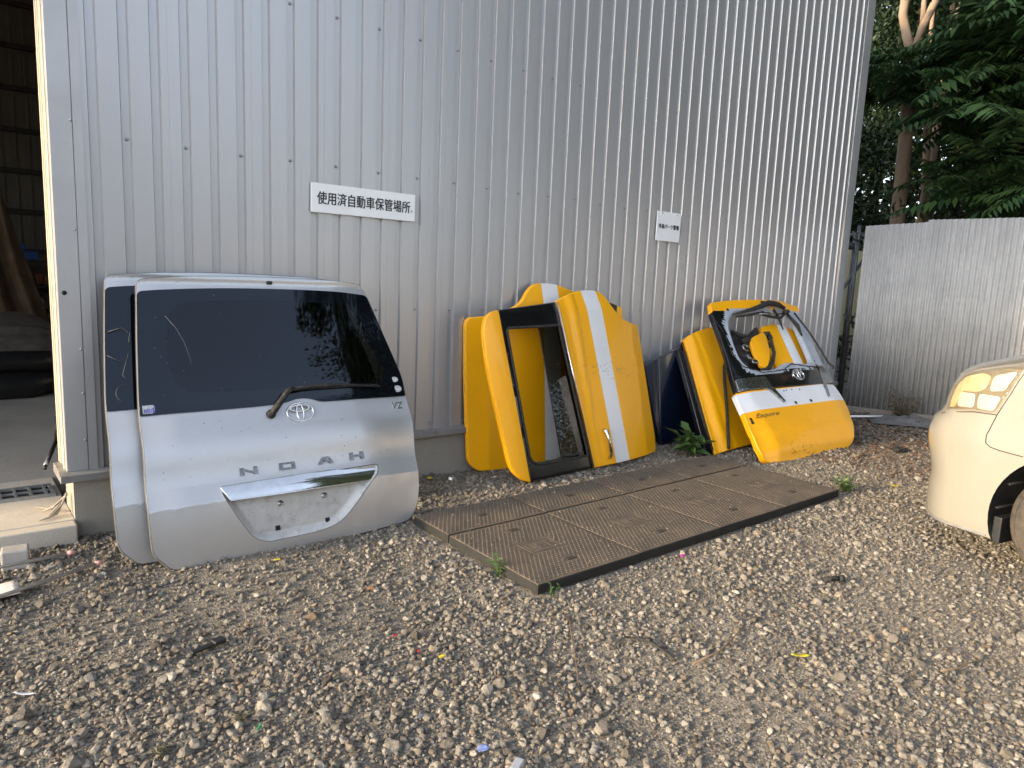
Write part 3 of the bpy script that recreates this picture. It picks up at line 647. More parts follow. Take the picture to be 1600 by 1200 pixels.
def dress_front(o):
    D = -.034
    rec_big = offset(ccw(resample(REC, .03)), .006)
    hr = lambda u, v: h_silver(u, v)-.004+D*sstep(.0, .055, pdist(rec_big, u, v)*np.where(inside(rec_big, u, v), 1, 0))*1.0
    rc = link("licence_recess", panel("licence_recess", rec_big, [M_dirtywhite, M_lining], hr, .01, step=.014, r=.003, back_m=1), o)
    for u, v in ((.587,.232),(.84,.236)): b = MB(); bolt(b, u, v, float(h_silver(.7,v))+D-.005, .018); b.build("licence_bolt", M_dullchrome, rc)
    for u, v in ((.565,.105),(.852,.098)): b = MB(); b.box(u-.013, v-.013, float(h_silver(.7,v))+D-.008, u+.013, v+.013, float(h_silver(.7,v))+D+.002, 0); b.build("clip_hole", M_dark, rc)
    ga = fillet([(.266,.362,.012),(.5,.367,.1),(1.150,.373,.03),(1.200,.358,.02),(1.186,.302,.02),(1.119,.270,.02),(.6,.268,.2),(.308,.274,.01)], .02)
    link("chrome_garnish", panel("chrome_garnish", ga, M_chrome, lambda u, v: .034-.22*(np.asarray(v)-.283)+.004*np.sin(np.clip((v-.283)/.08, 0, 1)*math.pi)-.045*sstep(.7,1.3,u), .03, step=.012, r=.006), o)
    z = lambda u, v: float(h_silver(np.array([u]), np.array([v]))[0])
    emblem(o, .766, .718, z(.766,.718)+.002, .155, .108, tilt=R_(1))
    def letter(nm, u, v, polys):
        b = MB()
        for pts in polys: b.prism([(u+x, v+y) for x, y in pts], z(u, v)-.004, z(u, v)+.009, 0)
        b.build("badge_letter", M_letter, o)
    letter("n", .432, .423, [[(-.046,-.02),(-.026,-.02),(-.026,.02),(-.046,.02)], [(.026,-.02),(.046,-.02),(.046,.022),(.026,.022)], [(-.0259,.014),(-.0259,.003),(.0259,-.015),(.0259,-.004)]])
    letter("o", .642, .423, [[(-.044,-.02),(.044,-.02),(.044,-.010),(-.044,-.010)], [(-.044,.010),(.044,.010),(.044,.02),(-.044,.02)], [(-.044,-.0099),(-.026,-.0099),(-.026,.0099),(-.044,.0099)], [(.026,-.0099),(.044,-.0099),(.044,.0099),(.026,.0099)]])
    letter("a", .866, .423, [[(-.048,-.018),(-.022,-.018),(-.004,.004),(-.004,.022),(-.020,.022)], [(.048,-.018),(.020,.022),(-.0039,.022),(-.0039,.004),(.004,.004),(.022,-.018)], [(-.014,-.008),(.014,-.008),(.0041,.0039),(-.0041,.0039)]])
    letter("h", 1.06, .428, [[(-.044,-.022),(-.022,-.022),(-.022,.022),(-.044,.022)], [(.022,-.022),(.044,-.022),(.044,.022),(.022,.022)], [(-.0219,-.006),(.0219,-.006),(.0219,.006),(-.0219,.006)]])
    vz = fit_mesh(text_mesh("grade_badge", "VZ", .08, M_chrome, .004, .001, .2), .075, .044); link("grade_badge", vz, o, T(1.412, .714, z(1.412,.714)+.004))
    b = MB(); b.tube([(.598,.722,.02),(.62,.745,.04),(.70,.835,.05),(.735,.857,.045)], [.019,.018,.016,.012], 0, 12); b.lathe([(.026,-.012),(.026,.02),(.018,.034),(0,.036)], 18, 0, T(.598,.722,0))
    wp = b.build("wiper_arm", M_rubber, o)
    b = MB(); b.tube([(.70,.842,.035),(.8,.858,.03),(1.0,.863,.022),(1.30,.838,.012)], [.008,.012,.012,.006], 0, 8); b.box(.72,.846,.004,1.28,.85,.022,0, mat=T(0,0,0))
    b.build("wiper_blade", M_rubber, wp)
    b = MB(); b.box(-.016,-.009,0,.016,.009,.016,0,bev=.004); b.build("bump_stop", M_black, o, T(.724,1.517,z(.724,1.517)))
    for (u, v, rx_, ry_) in ((1.436,.888,.024,.018),(1.443,.826,.029,.022)):
        b = MB(); b.prism([(rx_*math.cos(a_), ry_*math.sin(a_)) for a_ in np.linspace(0, 6.283, 24, endpoint=False)], 0, .001, 0)
        b.prism([(rx_*.7*math.cos(a_), ry_*.25*math.sin(a_)) for a_ in np.linspace(0, 6.283, 16, endpoint=False)], .001, .0014, 1)
        b.build("round_sticker", [M_sticker, simple("sticker_print", (.62,.63,.62), .4)], o, T(u, v, z(u, v)+.0068))
    b = MB(); b.box(-.032,-.022,0,.032,.022,.001,1); r = random.Random(4)
    for i in range(7): x = -.028+.008*i; b.box(x,-.018,.0011,x+.006,r.uniform(-.002,.018),.0016,0)
    b.build("violet_sticker", [M_bluesticker, M_sticker], o, T(-.005,.805,z(-.005,.805)+.0068))
    b = MB(); b.tube([(.13,1.31,0),(.175,1.24,0),(.205,1.16,.0),(.222,1.08,0),(.225,1.02,.0),(.218,.95,0),(.20,.90,0),(.165,.84,0)], .0009, 0, 5); b.build("scratch_mark", simple("scratch_white", (.15,.17,.20), .6), o, T(0,0,z(.2,1.1)+.0068))
    r = random.Random(9); b = MB()
    for i in range(26):
        u, v = r.uniform(.05,1.35), r.uniform(.82,1.44); s_ = r.uniform(.0008,.0022); b.box(u-s_, v-s_*r.uniform(.6,1.4), z(u,v)+.006, u+s_, v+s_, z(u,v)+.0068, 0)
    b.build("window_spatter", simple("dried_spatter", (.16,.16,.17), .8), o)["kind"] = "stuff"
    b = MB()
    for i in range(26): b.box(.54+.012*i, 1.432, 0, .549+.012*i, 1.452, .02, 0)
    b.build("brake_lamp", simple("lamp_grille", (.10,.11,.13), .4), o, T(0,0,-.045))
    b = MB()  # scuffs and drips on the paint
    for i in range(34):
        u, v = r.uniform(.0,1.4), r.uniform(.42,.72); s_ = r.uniform(.001,.0026); b.box(u-s_, v-s_*r.uniform(.6,3), z(u,v)-.001, u+s_, v+s_, z(u,v)+.0006, 0)
    for (u, v, L) in ((.70,.50,.05),(.705,.51,.03),(.69,.52,.025),(.60,.645,.006)): b.box(u, v, z(u,v)-.001, u+.0016, v+L, z(u,v)+.0008, 0)
    b.build("paint_chips", simple("chip_brown", (.10,.08,.07), .8), o)["kind"] = "stuff"
tg2 = copy_tree(tg); tg2["label"] = "silver tailgate behind the lettered one, only its left edge showing"
dress_front(tg)
b = MB(); b.tube([(.055+.055*math.cos(a_), .86+.05*math.sin(a_), 0) for a_ in np.linspace(0, 6.283, 30)], .0025, 0, 5); b.build("residue_ring", M_ghost, tg2, T(.0,0,.0))
b = MB(); b.tube([(-.0,1.20,0),(.06,1.22,0),(.10,1.19,0),(.09,1.14,0)], .003, 0, 5); b.tube([(-.02,1.07,0),(.04,1.03,0),(.08,1.08,0),(.05,.99,0),(.04,.96,0),(.06,.93,0)], .0016, 0, 5); b.build("dried_drip", simple("drip_grey", (.075,.075,.08), .7), tg2, T(0,0,.001))
FH = frame((-.04,-.862,.034), (1.46,-.868,.034), (.6,-.2,1.4338))
tg.matrix_world = FH
tg2.matrix_world = Matrix.Translation((-.125, .135, .012)) @ FH

# ------------------------------------------------------------------ yellow sliding doors
def lerpu(a, b): return lambda v: a[0]+(b[0]-a[0])*(np.asarray(v)-a[1])/(b[1]-a[1])
D1_OUT = fillet([(-.125,1.277,.03),(-.196,1.262,.05),(-.243,1.217,.06),(-.267,1.128,.1),(-.264,.921,.3),(-.218,.544,.3),(-.162,.162,.1),(-.135,.088,.06),(-.059,.019,.06),(.006,-.006,.01),(.189,-.007,.1),(.697,-.010,.1),(1.155,-.011,.2),(1.625,.003,.03),(1.649,.132,.08),(1.605,.585,.3),(1.556,1.145,.02),(1.392,1.16,.08),(1.254,1.205,.1),(1.154,1.3,.1),(1.084,1.406,.07),(.991,1.440,.07),(.798,1.437,.1),(.654,1.401,.15),(.499,1.341,.02)], .1)
D1_HOLE = fillet([(-.066,1.145,.04),(.276,1.150,.2),(.500,1.158,.02),(.676,.094,.02),(.375,.096,.2),(.104,.106,.06),(.028,.150,.05)], .05)
LA = lerpu((-.125,1.277), (.006,-.003)); LB = lerpu((.494,1.338), (.712,-.007)); L1 = lerpu((.585,1.369), (.742,-.003)); L2 = lerpu((.685,1.401), (.775,-.009)); L3 = lerpu((1.405,1.156), (1.44,-.002))
SA = lerpu((.815,1.438), (.983,-.01)); SB = lerpu((.991,1.44), (1.155,-.007))
def h_d1(u, v):
    u = np.asarray(u, float); v = np.asarray(v, float)
    roll = -.9*np.clip(LA(v)-u, 0, 1)**2*1.2
    win = -.008*sstep(0, .01, u-LA(v))*sstep(0, .01, LB(v)-u)
    rid = .016*sstep(0, .09, u-L1(v))-.012*sstep(0, .05, u-L2(v))
    bulge = .020*np.sin(np.clip((u-L2(v))/(L3(v)-L2(v)), 0, 1)*math.pi)
    edge = -.28*np.clip(u-L3(v), 0, 1)
    topb = -.03*sstep(1.25, 1.45, v)
    return roll+win+rid+bulge+edge+topb
def m_d1(u, v):
    m = np.where((u > LA(v)) & (u < LB(v)), 1, 0); return np.where((u > SA(v)) & (u < SB(v)), 2, m)
CUT1 = [((-.125,1.277),(.006,-.003)), ((.494,1.338),(.712,-.007)), ((.815,1.438),(.983,-.01)), ((.991,1.44),(1.155,-.007))]
FD1 = frame((2.482,-.57,0), (4.144,-.45,0), (3.2,-.2+.0,1.3955))
FD1 = frame((2.482,-.57,.012), (4.144,-.45,.012), (2.482-.016*1.4,-.57+.2217*1.4,.012+.975*1.4))
d1 = empty("yellow_sliding_door", "yellow sliding door in front, lying on its side with a black framed window hole and white stripe", "car door", FD1, "yellow car doors")
link("outer_panel", panel("outer_panel", D1_OUT, [M_yellow, M_gloss, M_stripe, M_lining], h_d1, .035, [D1_HOLE], .032, .008, m_d1, CUT1, back_m=3), d1)
g_out = fillet([(.282,1.153,.01),(.505,1.163,.02),(.682,.09,.02),(.377,.090,.01)], .02)
gl = link("window_glass", panel("window_glass", g_out, [M_glass2], lambda u, v: -.018+0*u, .005, step=.2, r=.001), d1)
b = MB(); b.tube([(.280,1.15,-.016),(.376,.095,-.016)], .004, 0, 6); b.build("glass_edge", M_rubber, gl)
b = MB()
fr_ = offset(ccw(resample(D1_HOLE, .04)), -.004)
b.tube([(p[0], p[1], -.004) for p in fr_], .010, 0, 8, closed=True); b.build("window_seal", M_rubber, d1)
b = MB(); b.tube([(.497,1.335,.008),(.712,-.004,.008)], .0055, 0, 8); b.build("chrome_strip", M_chrome, d1)
b = MB(); b.tube([(.862,.285,.020),(.868,.27,.045),(.880,.19,.056),(.893,.08,.05),(.897,.045,.022)], [.017,.018,.014,.017,.015], 0, 12); b.build("door_handle", M_chrome, d1)
hp = fillet([(.835,.25),(.875,.26),(.905,.2),(.905,.06),(.86,.05),(.835,.12)], .04)
link("handle_cup", panel("handle_cup", hp, M_yellow, lambda u, v: h_d1(u, v)+.0005-.010*sstep(0,.02,pdist(hp,u,v))*0, .004, step=.03, r=.001), d1)
b = MB(); r_ = random.Random(2)
for i in range(46):
    u = r_.gauss(1.03,.16); v = .78+.35*(u-1.03)*-.4+r_.gauss(0,.05); a_ = r_.uniform(-.5,.9); L = r_.uniform(.004,.03)
    zz = float(h_d1(np.array([u]), np.array([v]))[0]); b.box(-L, -.0012, -.001, L, .0012, .0006, 0, T(u, v, zz, rz=a_))
b.build("scuff_marks", simple("scuff_black", (.30,.19,.06), .8), d1)["kind"] = "stuff"
D2_OUT = fillet([(-.061,1.121,.05),(-.035,1.165,.04),(.107,1.175,.15),(.25,1.20,.1),(.414,1.275,.1),(.500,1.385,.08),(.58,1.432,.06),(.70,1.438,.1),(.823,1.430,.1),(.954,1.390,.1),(1.2,1.34,.2),(1.45,1.285,.1),(1.585,1.25,.02),(1.60,1.15,.05),(1.56,.5,.2),(1.45,-.0,.05),(.404,-.04,.1),(.06,-.025,.03),(-.016,.048,.04),(-.05,.6,.3)], .1)
SC, SD = lerpu((.636,1.434), (.721,-.005)), lerpu((.813,1.425), (.917,-.031)); LC = lerpu((1.02,1.4), (1.1,0)); LD = lerpu((1.52,1.27), (1.40,0)); L5 = lerpu((.135,1.18), (.149,0))
def h_d2(u, v): return .018*np.sin(np.clip((u-L5(v))/(LC(v)-L5(v)), 0, 1)*math.pi)-.30*np.clip(L5(v)-u, 0, 1)-.03*sstep(1.25,1.45,v)
def m_d2(u, v):
    m = np.where((u > LC(v)) & (u < LD(v)), 1, 0); return np.where((u > SC(v)) & (u < SD(v)), 2, m)
CUT2 = [((.636,1.434),(.721,-.005)), ((.813,1.425),(.917,-.031)), ((1.02,1.4),(1.1,0)), ((1.52,1.27),(1.40,0))]
d2 = empty("yellow_sliding_door", "yellow door with white stripe leaning flat on the wall behind the front door", "car door", frame((2.292,-.124,.02), (3.9,-.124,.02), (2.292,-.10,1.0197)), "yellow car doors")
D2_HOLE = fillet([(1.10,1.2),(1.46,1.15),(1.36,.12),(1.16,.10)], .05)
link("outer_panel", panel("outer_panel", D2_OUT, [M_yellow, M_black, M_stripe, M_lining], h_d2, .035, [D2_HOLE], .04, .008, m_d2, CUT2, back_m=3), d2)
link("window_glass", panel("window_glass", offset(ccw(resample(D2_HOLE,.05)), .01), [simple("dusty_brown_glass", (.055,.047,.036), .45, 0, 0, var=.4, scale=4, dirt=(.12,.10,.075))], lambda u, v: -.012+0*u, .005, step=.2, r=.001), d2)  # opaque matte brown painted in for a brownish reflection in the pane
b = MB(); b.tube([(.40,.065,.0),(.40,.065,.04)], .014, 0, 12); b.tube([(.40,.065,.03),(.46,.05,.045)], .012, 0, 10); b.lathe([(.022,0),(.022,.012),(.012,.014)], 14, 0, T(.365,.05,.0)); b.build("door_latch", M_dullchrome, d2)

# ------------------------------------------------------------------ right-hand group
FC = frame((4.699,-1.153,.005), (6.035,-1.2645,.005), (4.699+.051*1.4,-1.153+.6108*1.4,.005+.7901*1.4))
C_OUT = fillet([(.250,1.655,.02),(.45,1.685,.2),(.739,1.705,.2),(1.218,1.715,.2),(1.60,1.685,.1),(1.722,1.655,.03),(1.705,1.55,.04),(1.722,1.42,.1),(1.665,1.1,.3),(1.640,.93,.1),(1.645,.80,.05),(1.618,.70,.03),(1.626,.60,.1),(1.590,.40,.2),(1.484,.218,.2),(1.345,.048,.06),(1.258,.003,.04),(.814,-.02,.2),(.391,-.027,.2),(.075,-.010,.04),(.002,.025,.04),(-.036,.139,.08),(-.018,.324,.2),(.012,.53,.2),(.034,.668,.02),(.085,.70,.02),(.100,.806,.05),(.166,1.096,.3),(.221,1.418,.3),(.238,1.55,.05)], .1)
C_HOLE = fillet([(.400,1.43,.1),(.50,1.535,.1),(.726,1.573,.2),(1.127,1.595,.2),(1.48,1.585,.1),(1.535,1.50,.08),(1.47,1.154,.3),(1.42,.965,.06),(1.332,.930,.1),(1.16,.945,.1),(1.06,.965,.08),(.93,.95,.08),(.80,.895,.1),(.60,.885,.1),(.42,.905,.12),(.315,1.01,.12),(.34,1.217,.3)], .1)
def h_c(u, v):
    e = -.04*sstep(1.35,1.66,u)-.04*sstep(.22,-.02,u)
    lowp = .03*np.sin(np.clip((v+.02)/.70, 0, 1)*math.pi)-.03*sstep(.10,-.03,v)+.012*sstep(.30,.22,v)
    bl = -.012*sstep(.69,.70,v)*sstep(1.575,1.56,v); sp = .018*sstep(1.55,1.66,v)
    return e+lowp+bl+sp
SPT = [(.255,1.566),(.9,1.60),(1.687,1.593)]
spl = lambda u: np.interp(u, [.255,.6,.95,1.3,1.70], [1.568,1.597,1.615,1.612,1.592])
bandb = lambda u: .685+.012*np.asarray(u)
w_hi = lambda u: .668+.02*np.asarray(u); w_lo = lambda u: .477+.0145*np.asarray(u)
def m_c(u, v):
    hd = pdist(C_HOLE, u, v); m = np.full(np.shape(u), 1); m = np.where((hd < .085) | ((u > 1.44) & (v > .93)), 3, m)
    jag = .010*np.sin(u*61)+.008*np.sin(u*143+v*90)
    m = np.where((hd > .060+jag) & (u < 1.5), 1, m)
    m = np.where(v > spl(u), 0, m); m = np.where(v < bandb(u), 0, m); m = np.where((v < w_hi(u)) & (v > w_lo(u)), 2, m); return m
CUTC = [((0,w_hi(0)),(1.6,w_hi(1.6))), ((0,w_lo(0)),(1.6,w_lo(1.6))), ((0,bandb(0)),(1.6,bandb(1.6)))]
ch = empty("yellow_tailgate", "yellow tailgate with a white band and an empty smashed rear window frame", "car tailgate", FC)
link("outer_panel", panel("outer_panel", C_OUT, [M_yellow, M_gloss, M_stripe, M_primer, M_lining], h_c, .05, [C_HOLE], .026, .009, m_c, CUTC, back_m=4), ch)
zc = lambda u, v: float(h_c(np.array([u]), np.array([v]))[0])
b = MB(); fl = offset(ccw(resample(C_HOLE, .04)), .024); b.tube([(p[0], p[1], zc(p[0],p[1])-.002) for p in fl], .005, 0, 8, closed=True)
b.tube([(p[0], p[1], zc(*p)-.022) for p in offset(ccw(resample(C_HOLE, .04)), -.002)], .013, 0, 8, closed=True); b.build("window_flange", M_primer, ch)
b = MB(); r_ = random.Random(6)
for (pts, rad) in (([(.50,1.52,.02),(.7,1.55,.035),(.95,1.60,.05),(1.1,1.64,.06),(1.25,1.63,.055),(1.33,1.58,.05)], [.010,.016,.026,.030,.026,.020]), ([(.55,1.50,.01),(.75,1.515,.02),(.98,1.545,.03)], [.010,.013,.012]), ([(.95,1.55,.0),(1.05,1.50,.02),(1.25,1.49,.0),(1.32,1.52,.02)], [.014,.016,.014,.012]), ([(1.22,1.60,.0),(1.23,1.48,.0),(1.235,1.36,-.02)], [.016,.014,.006]), ([(1.32,1.54,.04),(1.40,1.555,.03)], [.028,.022]), ([(.98,1.53,.02),(1.12,1.545,.0)], [.020,.016]), ([(1.02,1.665,.04),(1.02,1.64,.06)], [.014,.018])):
    b.tube(pts, rad, 0, 10)
b.tube([(.9,1.52,.03),(1.3,1.53,.02)], .008, 1, 8); b.build("torn_wiper_motor", [M_rubber, M_dullchrome], ch)
b = MB(); Lq = resample([(.23,1.50),(.27,1.30),(.24,1.10),(.30,.95),(.55,.872),(.9,.89),(1.05,.95),(1.3,.905),(1.56,.90)], .02); Lq = Lq[:int(np.argmin(np.hypot(Lq[:,0]-1.56, Lq[:,1]-.90)))+1]
b.tube([(p[0]+r_.uniform(-.006,.006), p[1]+r_.uniform(-.006,.006), zc(p[0],p[1])+.006) for p in Lq if p[0] < 1.55], [r_.uniform(.002,.007) for p in Lq if p[0] < 1.55], 0, 6); b.build("torn_sealant", M_rubber, ch)
b = MB(); b.tube([(1.55,1.56,.0),(1.63,1.30,.0),(1.655,1.08,.0),(1.665,.93,.0),(1.70,.88,.01),(1.675,.86,.01)], .010, 0, 8); b.tube([(1.42,1.58,-.01),(1.50,1.40,-.01),(1.50,1.28,-.02)], [.012,.022,.008], 0, 8); b.build("hanging_seal", M_rubber, ch)
def strip(name, pts, lift, mat, th=.02, st=.02):
    return link(name, panel(name, fillet(pts, .015), mat, lambda u, v: h_c(u, v)+lift, th, step=st, r=.005), ch)
strip("black_garnish", [(.10,.845),(.80,.852),(1.02,.878),(1.12,.872),(1.62,.845),(1.585,.715),(1.42,.70),(1.0,.70),(.55,.70),(.09,.695)], .012, M_gloss, .02, .03)
strip("chrome_wing", [(.105,.815),(.53,.825),(.555,.72),(.600,.535),(.575,.525),(.485,.675),(.42,.70),(.085,.69)], .022, M_dullchrome)
strip("chrome_wing", [(1.45,.848),(1.655,.846),(1.615,.715),(1.44,.70),(1.385,.655),(1.325,.535),(1.305,.54),(1.39,.73)], .022, simple("greyed_chrome", (.34,.36,.38), .3, .9, var=.25, scale=25, dirt=(.2,.2,.2)))
emblem(ch, 1.052, .818, zc(1.052,.80)+.014, .165, .115)
es = fit_mesh(text_mesh("script_badge", "Esquire", .1, M_chrome, .004, -.0006, .45), .345, .052); link("script_badge", es, ch, T(.252, .418, zc(.25,.418)+.003, rz=R_(1)))
for u, v in ((.762,.512),(1.009,.516)): b = MB(); b.box(u-.016, v-.017, zc(u,v)-.004, u+.016, v+.017, zc(u,v)+.0012, 0); b.build("lamp_slot", M_dark, ch)
for u, v in ((.70,.655),(.74,.66),(.83,.664),(.95,.655),(1.36,.655),(1.40,.64)): b = MB(); b.lathe([(.009, zc(u,v)-.003),(.009, zc(u,v)+.001),(0, zc(u,v)+.001)], 10, 0, T(u,v,0)); b.build("fixing_hole", M_dark, ch)
b = MB(); b.tube([(.055,.42,-.02),(.05,.36,-.015)], .022, 0, 8); b.build("side_buffer", M_black, ch)
b = MB()
for i in range(60):
    u = r_.uniform(.35,.75); v = .10+abs(r_.gauss(0,.07))-.1; L = r_.uniform(.004,.02); b.box(-L,-.001,-.001,L,.001,.0006,0,T(u, v+.02, zc(u,v+.02), rz=r_.uniform(.6,1.9)))
for i in range(40):
    u = r_.uniform(.1,1.2); v = r_.uniform(.05,.44); L = r_.uniform(.002,.012); b.box(-L,-.0007,-.001,L,.0007,.0006,0,T(u, v, zc(u,v), rz=r_.uniform(-.4,.6)))
b.build("scuff_marks", simple("scuff_rust", (.20,.075,.015), .8), ch)["kind"] = "stuff"

def plain_door(name, label, M4, outline, mat, holes=(), h=None, mats=None, matfn=None, cuts=(), thick=.04, group="yellow car doors"):
    o = empty(name, label, "car door", M4, group)
    link("outer_panel", panel("outer_panel", outline, mats or [mat, M_lining], h, thick, holes, .04, .008, matfn, cuts, back_m=(len(mats)-1 if mats else 1)), o); return o
# striped panel seen through the empty window frame
o3 = fillet([(.98,.05,.04),(1.60,.05,.04),(1.625,.9,.2),(1.64,1.40,.08),(1.489,1.478,.1),(1.333,1.500,.15),(1.089,1.477,.04),(1.03,1.38,.1),(1.00,.9,.2)], .1)
S3a, S3b = lerpu((1.333,1.496),(1.242,.0)), lerpu((1.489,1.481),(1.42,.0))
S3a, S3b = lerpu((1.333,1.496),(1.086+.15,.6)), lerpu((1.489,1.481),(1.405,.6))
c3 = plain_door("yellow_striped_panel", "yellow panel with a white stripe seen through the empty rear window frame", FC @ Matrix.Translation((0,0,-.14)), o3, None, h=lambda u, v: .02*np.sin(np.clip((u-1.0)/.6,0,1)*math.pi)+.008*sstep(0,.05,u-1.52), mats=[M_yellow, M_stripe, M_lining],
    matfn=lambda u, v: np.where((u > S3a(v)) & (u < S3b(v)), 1, 0), cuts=[((1.333,1.496),(1.236,.6)), ((1.489,1.481),(1.405,.6))])
fl = empty("fuel_flap_panel", "small rounded yellow panel edged with a black hose behind the window frame", "car panel", FC @ Matrix.Translation((0,0,-.105)))
link("outer_panel", panel("outer_panel", fillet([(.729,1.283),(.80,1.322),(1.040,1.392),(1.045,1.33),(.975,1.19),(.91,1.09),(.80,.98),(.735,.965),(.706,.987),(.695,1.12)], .06), M_yellow, lambda u, v: .02*np.sin(np.clip((u-.68)/.35,0,1)*3.1), .03, step=.04, r=.008), fl)
b = MB(); b.tube([(1.075,1.345,.01),(1.062,1.277,.012),(1.012,1.134,.01),(.925,1.035,.008),(.80,.96,.0),(.70,.95,-.01)], .017, 0, 10); b.tube([(1.03,1.36,.0),(1.085,1.37,.0),(1.085,1.30,.0)], .028, 0, 10); b.build("seal_hose", M_rubber, fl)
dk = empty("black_trim_pile", "crumpled black trim and latch parts behind the empty window frame", "car trim", FC @ Matrix.Translation((0,0,-.16)))
link("trim_sheet", panel("trim_sheet", fillet([(.42,.9),(.45,1.25),(.50,1.42),(.60,1.44),(.70,1.36),(.85,1.375),(.93,1.45),(1.05,1.47),(1.1,1.3),(.9,.9)], .05), M_black, lambda u, v: .03*np.sin(u*21+v*9)+.02*np.sin(v*31), .02, step=.03, r=.006), dk)
b = MB(); b.tube([(.60+.035*math.cos(a_), 1.20+.035*math.sin(a_), .07) for a_ in np.linspace(0, 5.2, 14)], .009, 0, 8); b.box(.60,1.02,.05,.68,1.06,.075,0,bev=.008); b.box(.57,1.07,.05,.61,1.12,.075,0,bev=.008); b.tube([(.57,1.12,.06),(.62,1.05,.07)], .012, 0, 8); b.build("latch", M_dullchrome, dk)
b = MB(); b.tube([(.55,1.42,.04),(.62,1.35,.06),(.70,1.34,.05),(.80,1.36,.04)], [.012,.02,.024,.014], 0, 8); b.tube([(.62,1.28,.05),(.72,1.30,.06)], .03, 0, 10); b.build("trim_ribs", M_rubber, dk)
# yellow door at the left of the tailgate
o2 = fillet([(.164,1.147,.03),(.26,1.185,.05),(.46,1.225,.1),(.714,1.262,.1),(.95,1.20,.1),(.98,.3,.1),(.80,.03,.05),(.51,.012,.2),(.076,.004,.01),(-.031,-.004,.02)], .1)
FC2 = frame((4.608,-.746,.008), (5.35,-.7239,.008), (4.608-.0151,-.746+.5069,.008+.8619))
c2 = plain_door("yellow_door", "yellow door with a black rubber seal standing left of the yellow tailgate", FC2, o2, M_yellow, h=lambda u, v: -.05*sstep(.12,.0,u-.12*v)+.012*sstep(.18,.24,u-.1*v)-.02*sstep(1.1,1.25,v), thick=.05)
b = MB(); b.tube([(.72,.975,.015),(.65,.92,.02),(.52,.80,.02),(.43,.65,.02),(.30,.393,.02),(.19,.19,.018),(.10,.02,.015)], .015, 0, 10); b.build("rubber_seal", M_rubber, c2)
bl = plain_door("navy_door", "dark navy blue car door leaning on the wall between the yellow doors", frame((4.462,-.22,.0), (5.2,-.2264,0), (4.462,-.22+.1333,.991)), fillet([(-.218,.75,.03),(-.122,.798,.05),(.379,.942,.1),(.62,.98,.05),(.60,.03,.05),(.2,.0,.1),(-.068,-.01,.03),(-.11,.1,.05)], .05), M_navy, h=lambda u, v: .02*sstep(-.13,-.08,u)-.3*np.clip(-.10-u,0,1)+.012*np.sin(np.clip((u+.1)/.6,0,1)*3.1), thick=.05, group="dark car doors")
b = MB(); b.prism([(.145,.841),(.205,.839),(.262,.10),(.225,.10)], .012, .028, 0); b.build("door_pillar", simple("grey_blue_pillar", (.035,.04,.055), .4, 0, .4), bl)
bk = plain_door("black_door", "black car door leaning just left of the yellow door with the seal", FC2 @ Matrix.Translation((-.10,0,-.075)), fillet([(.13,1.05,.04),(.24,1.13,.05),(.7,1.2,.1),(.7,.05,.1),(.1,.0,.03),(-.03,.0,.03)], .05), M_gloss, h=lambda u, v: .01*np.sin(u*9), thick=.04, group="dark car doors")
b = MB(); b.tube([(.19,1.02,.015),(.10,.45,.018),(.06,.05,.015)], .012, 0, 8); b.build("rubber_seal", M_rubber, bk)

# ------------------------------------------------------------------ checker plates
def plate(ylen, badge):
    W = .738; o = empty("checker_plate", "x", "ground plate", None, "rusty checker plates")
    b = MB(); b.box(0, 0, 0, W, ylen, .046, 1, bev=.004); b.box(.004, .004, .0462, W-.004, ylen-.004, .052, 0, bev=.002)
    b.build("slab", [M_plate, M_plate_edge_shade], o)
    b = MB(); px, py = .0295, .0215; ny = int((ylen-.03)/py); nx = int((W-.03)/px)
    holes = [(W*.5, .16), (W*.5, ylen-.13)] if badge else [(W*.5, ylen*.45)]
    bd = (W*.5-.02, ylen*.50, .115, .068)
    for j in range(ny):
        for i in range(nx+1):
            x = .018+px*(i+.5*(j % 2)); y = .02+py*(j+.5)
            if x > W-.02: continue
            if badge and abs(x-bd[0]) < bd[2]+.012 and abs(y-bd[1]) < bd[3]+.01: continue
            if any(abs(x-hx) < .042 and abs(y-hy) < .026 for hx, hy in holes): continue
            l, w_ = .0105, .0052
            b.add([(x-l,y-w_,.0521),(x+l,y-w_,.0521),(x+l,y+w_,.0521),(x-l,y+w_,.0521),(x-l*.72,y-w_*.5,.0562),(x+l*.72,y-w_*.5,.0562),(x+l*.72,y+w_*.5,.0562),(x-l*.72,y+w_*.5,.0562)], [(4,5,6,7),(0,1,5,4),(1,2,6,5),(2,3,7,6),(3,0,4,7)], 0)
    b.build("tread", M_plate, o)
    for hx, hy in holes:
        q = MB(); q.box(hx-.032, hy-.017, .0521, hx+.032, hy+.017, .0532, 0); q.box(hx-.032, hy-.003, .0533, hx+.032, hy+.003, .0545, 1); q.build("lifting_slot", [M_dark, M_plate], o)
    if badge:
        q = MB(); cx, cy, a_, c_ = bd
        for s_ in ((cx-a_,cy-c_,cx+a_,cy-c_+.008),(cx-a_,cy+c_-.008,cx+a_,cy+c_),(cx-a_,cy-c_+.0081,cx-a_+.008,cy+c_-.0081),(cx+a_-.008,cy-c_+.0081,cx+a_,cy+c_-.0081)): q.box(s_[0],s_[1],.0521,s_[2],s_[3],.0543,0)
        def bar(x0,y0,x1,y1): q.box(cx+x0,cy+y0,.0521,cx+x1,cy+y1,.0541,0)
        for k in (-.07,-.0,.07):
            bar(k-.024,.02,k+.024,.027); bar(k-.024,-.03,k+.024,-.023); bar(k-.024,-.0229,k-.017,.0199); bar(k+.017,-.0229,k+.024,.0199); bar(k-.016,-.004,k+.016,.002)
        q.build("cast_badge", M_plate, o)
    return o
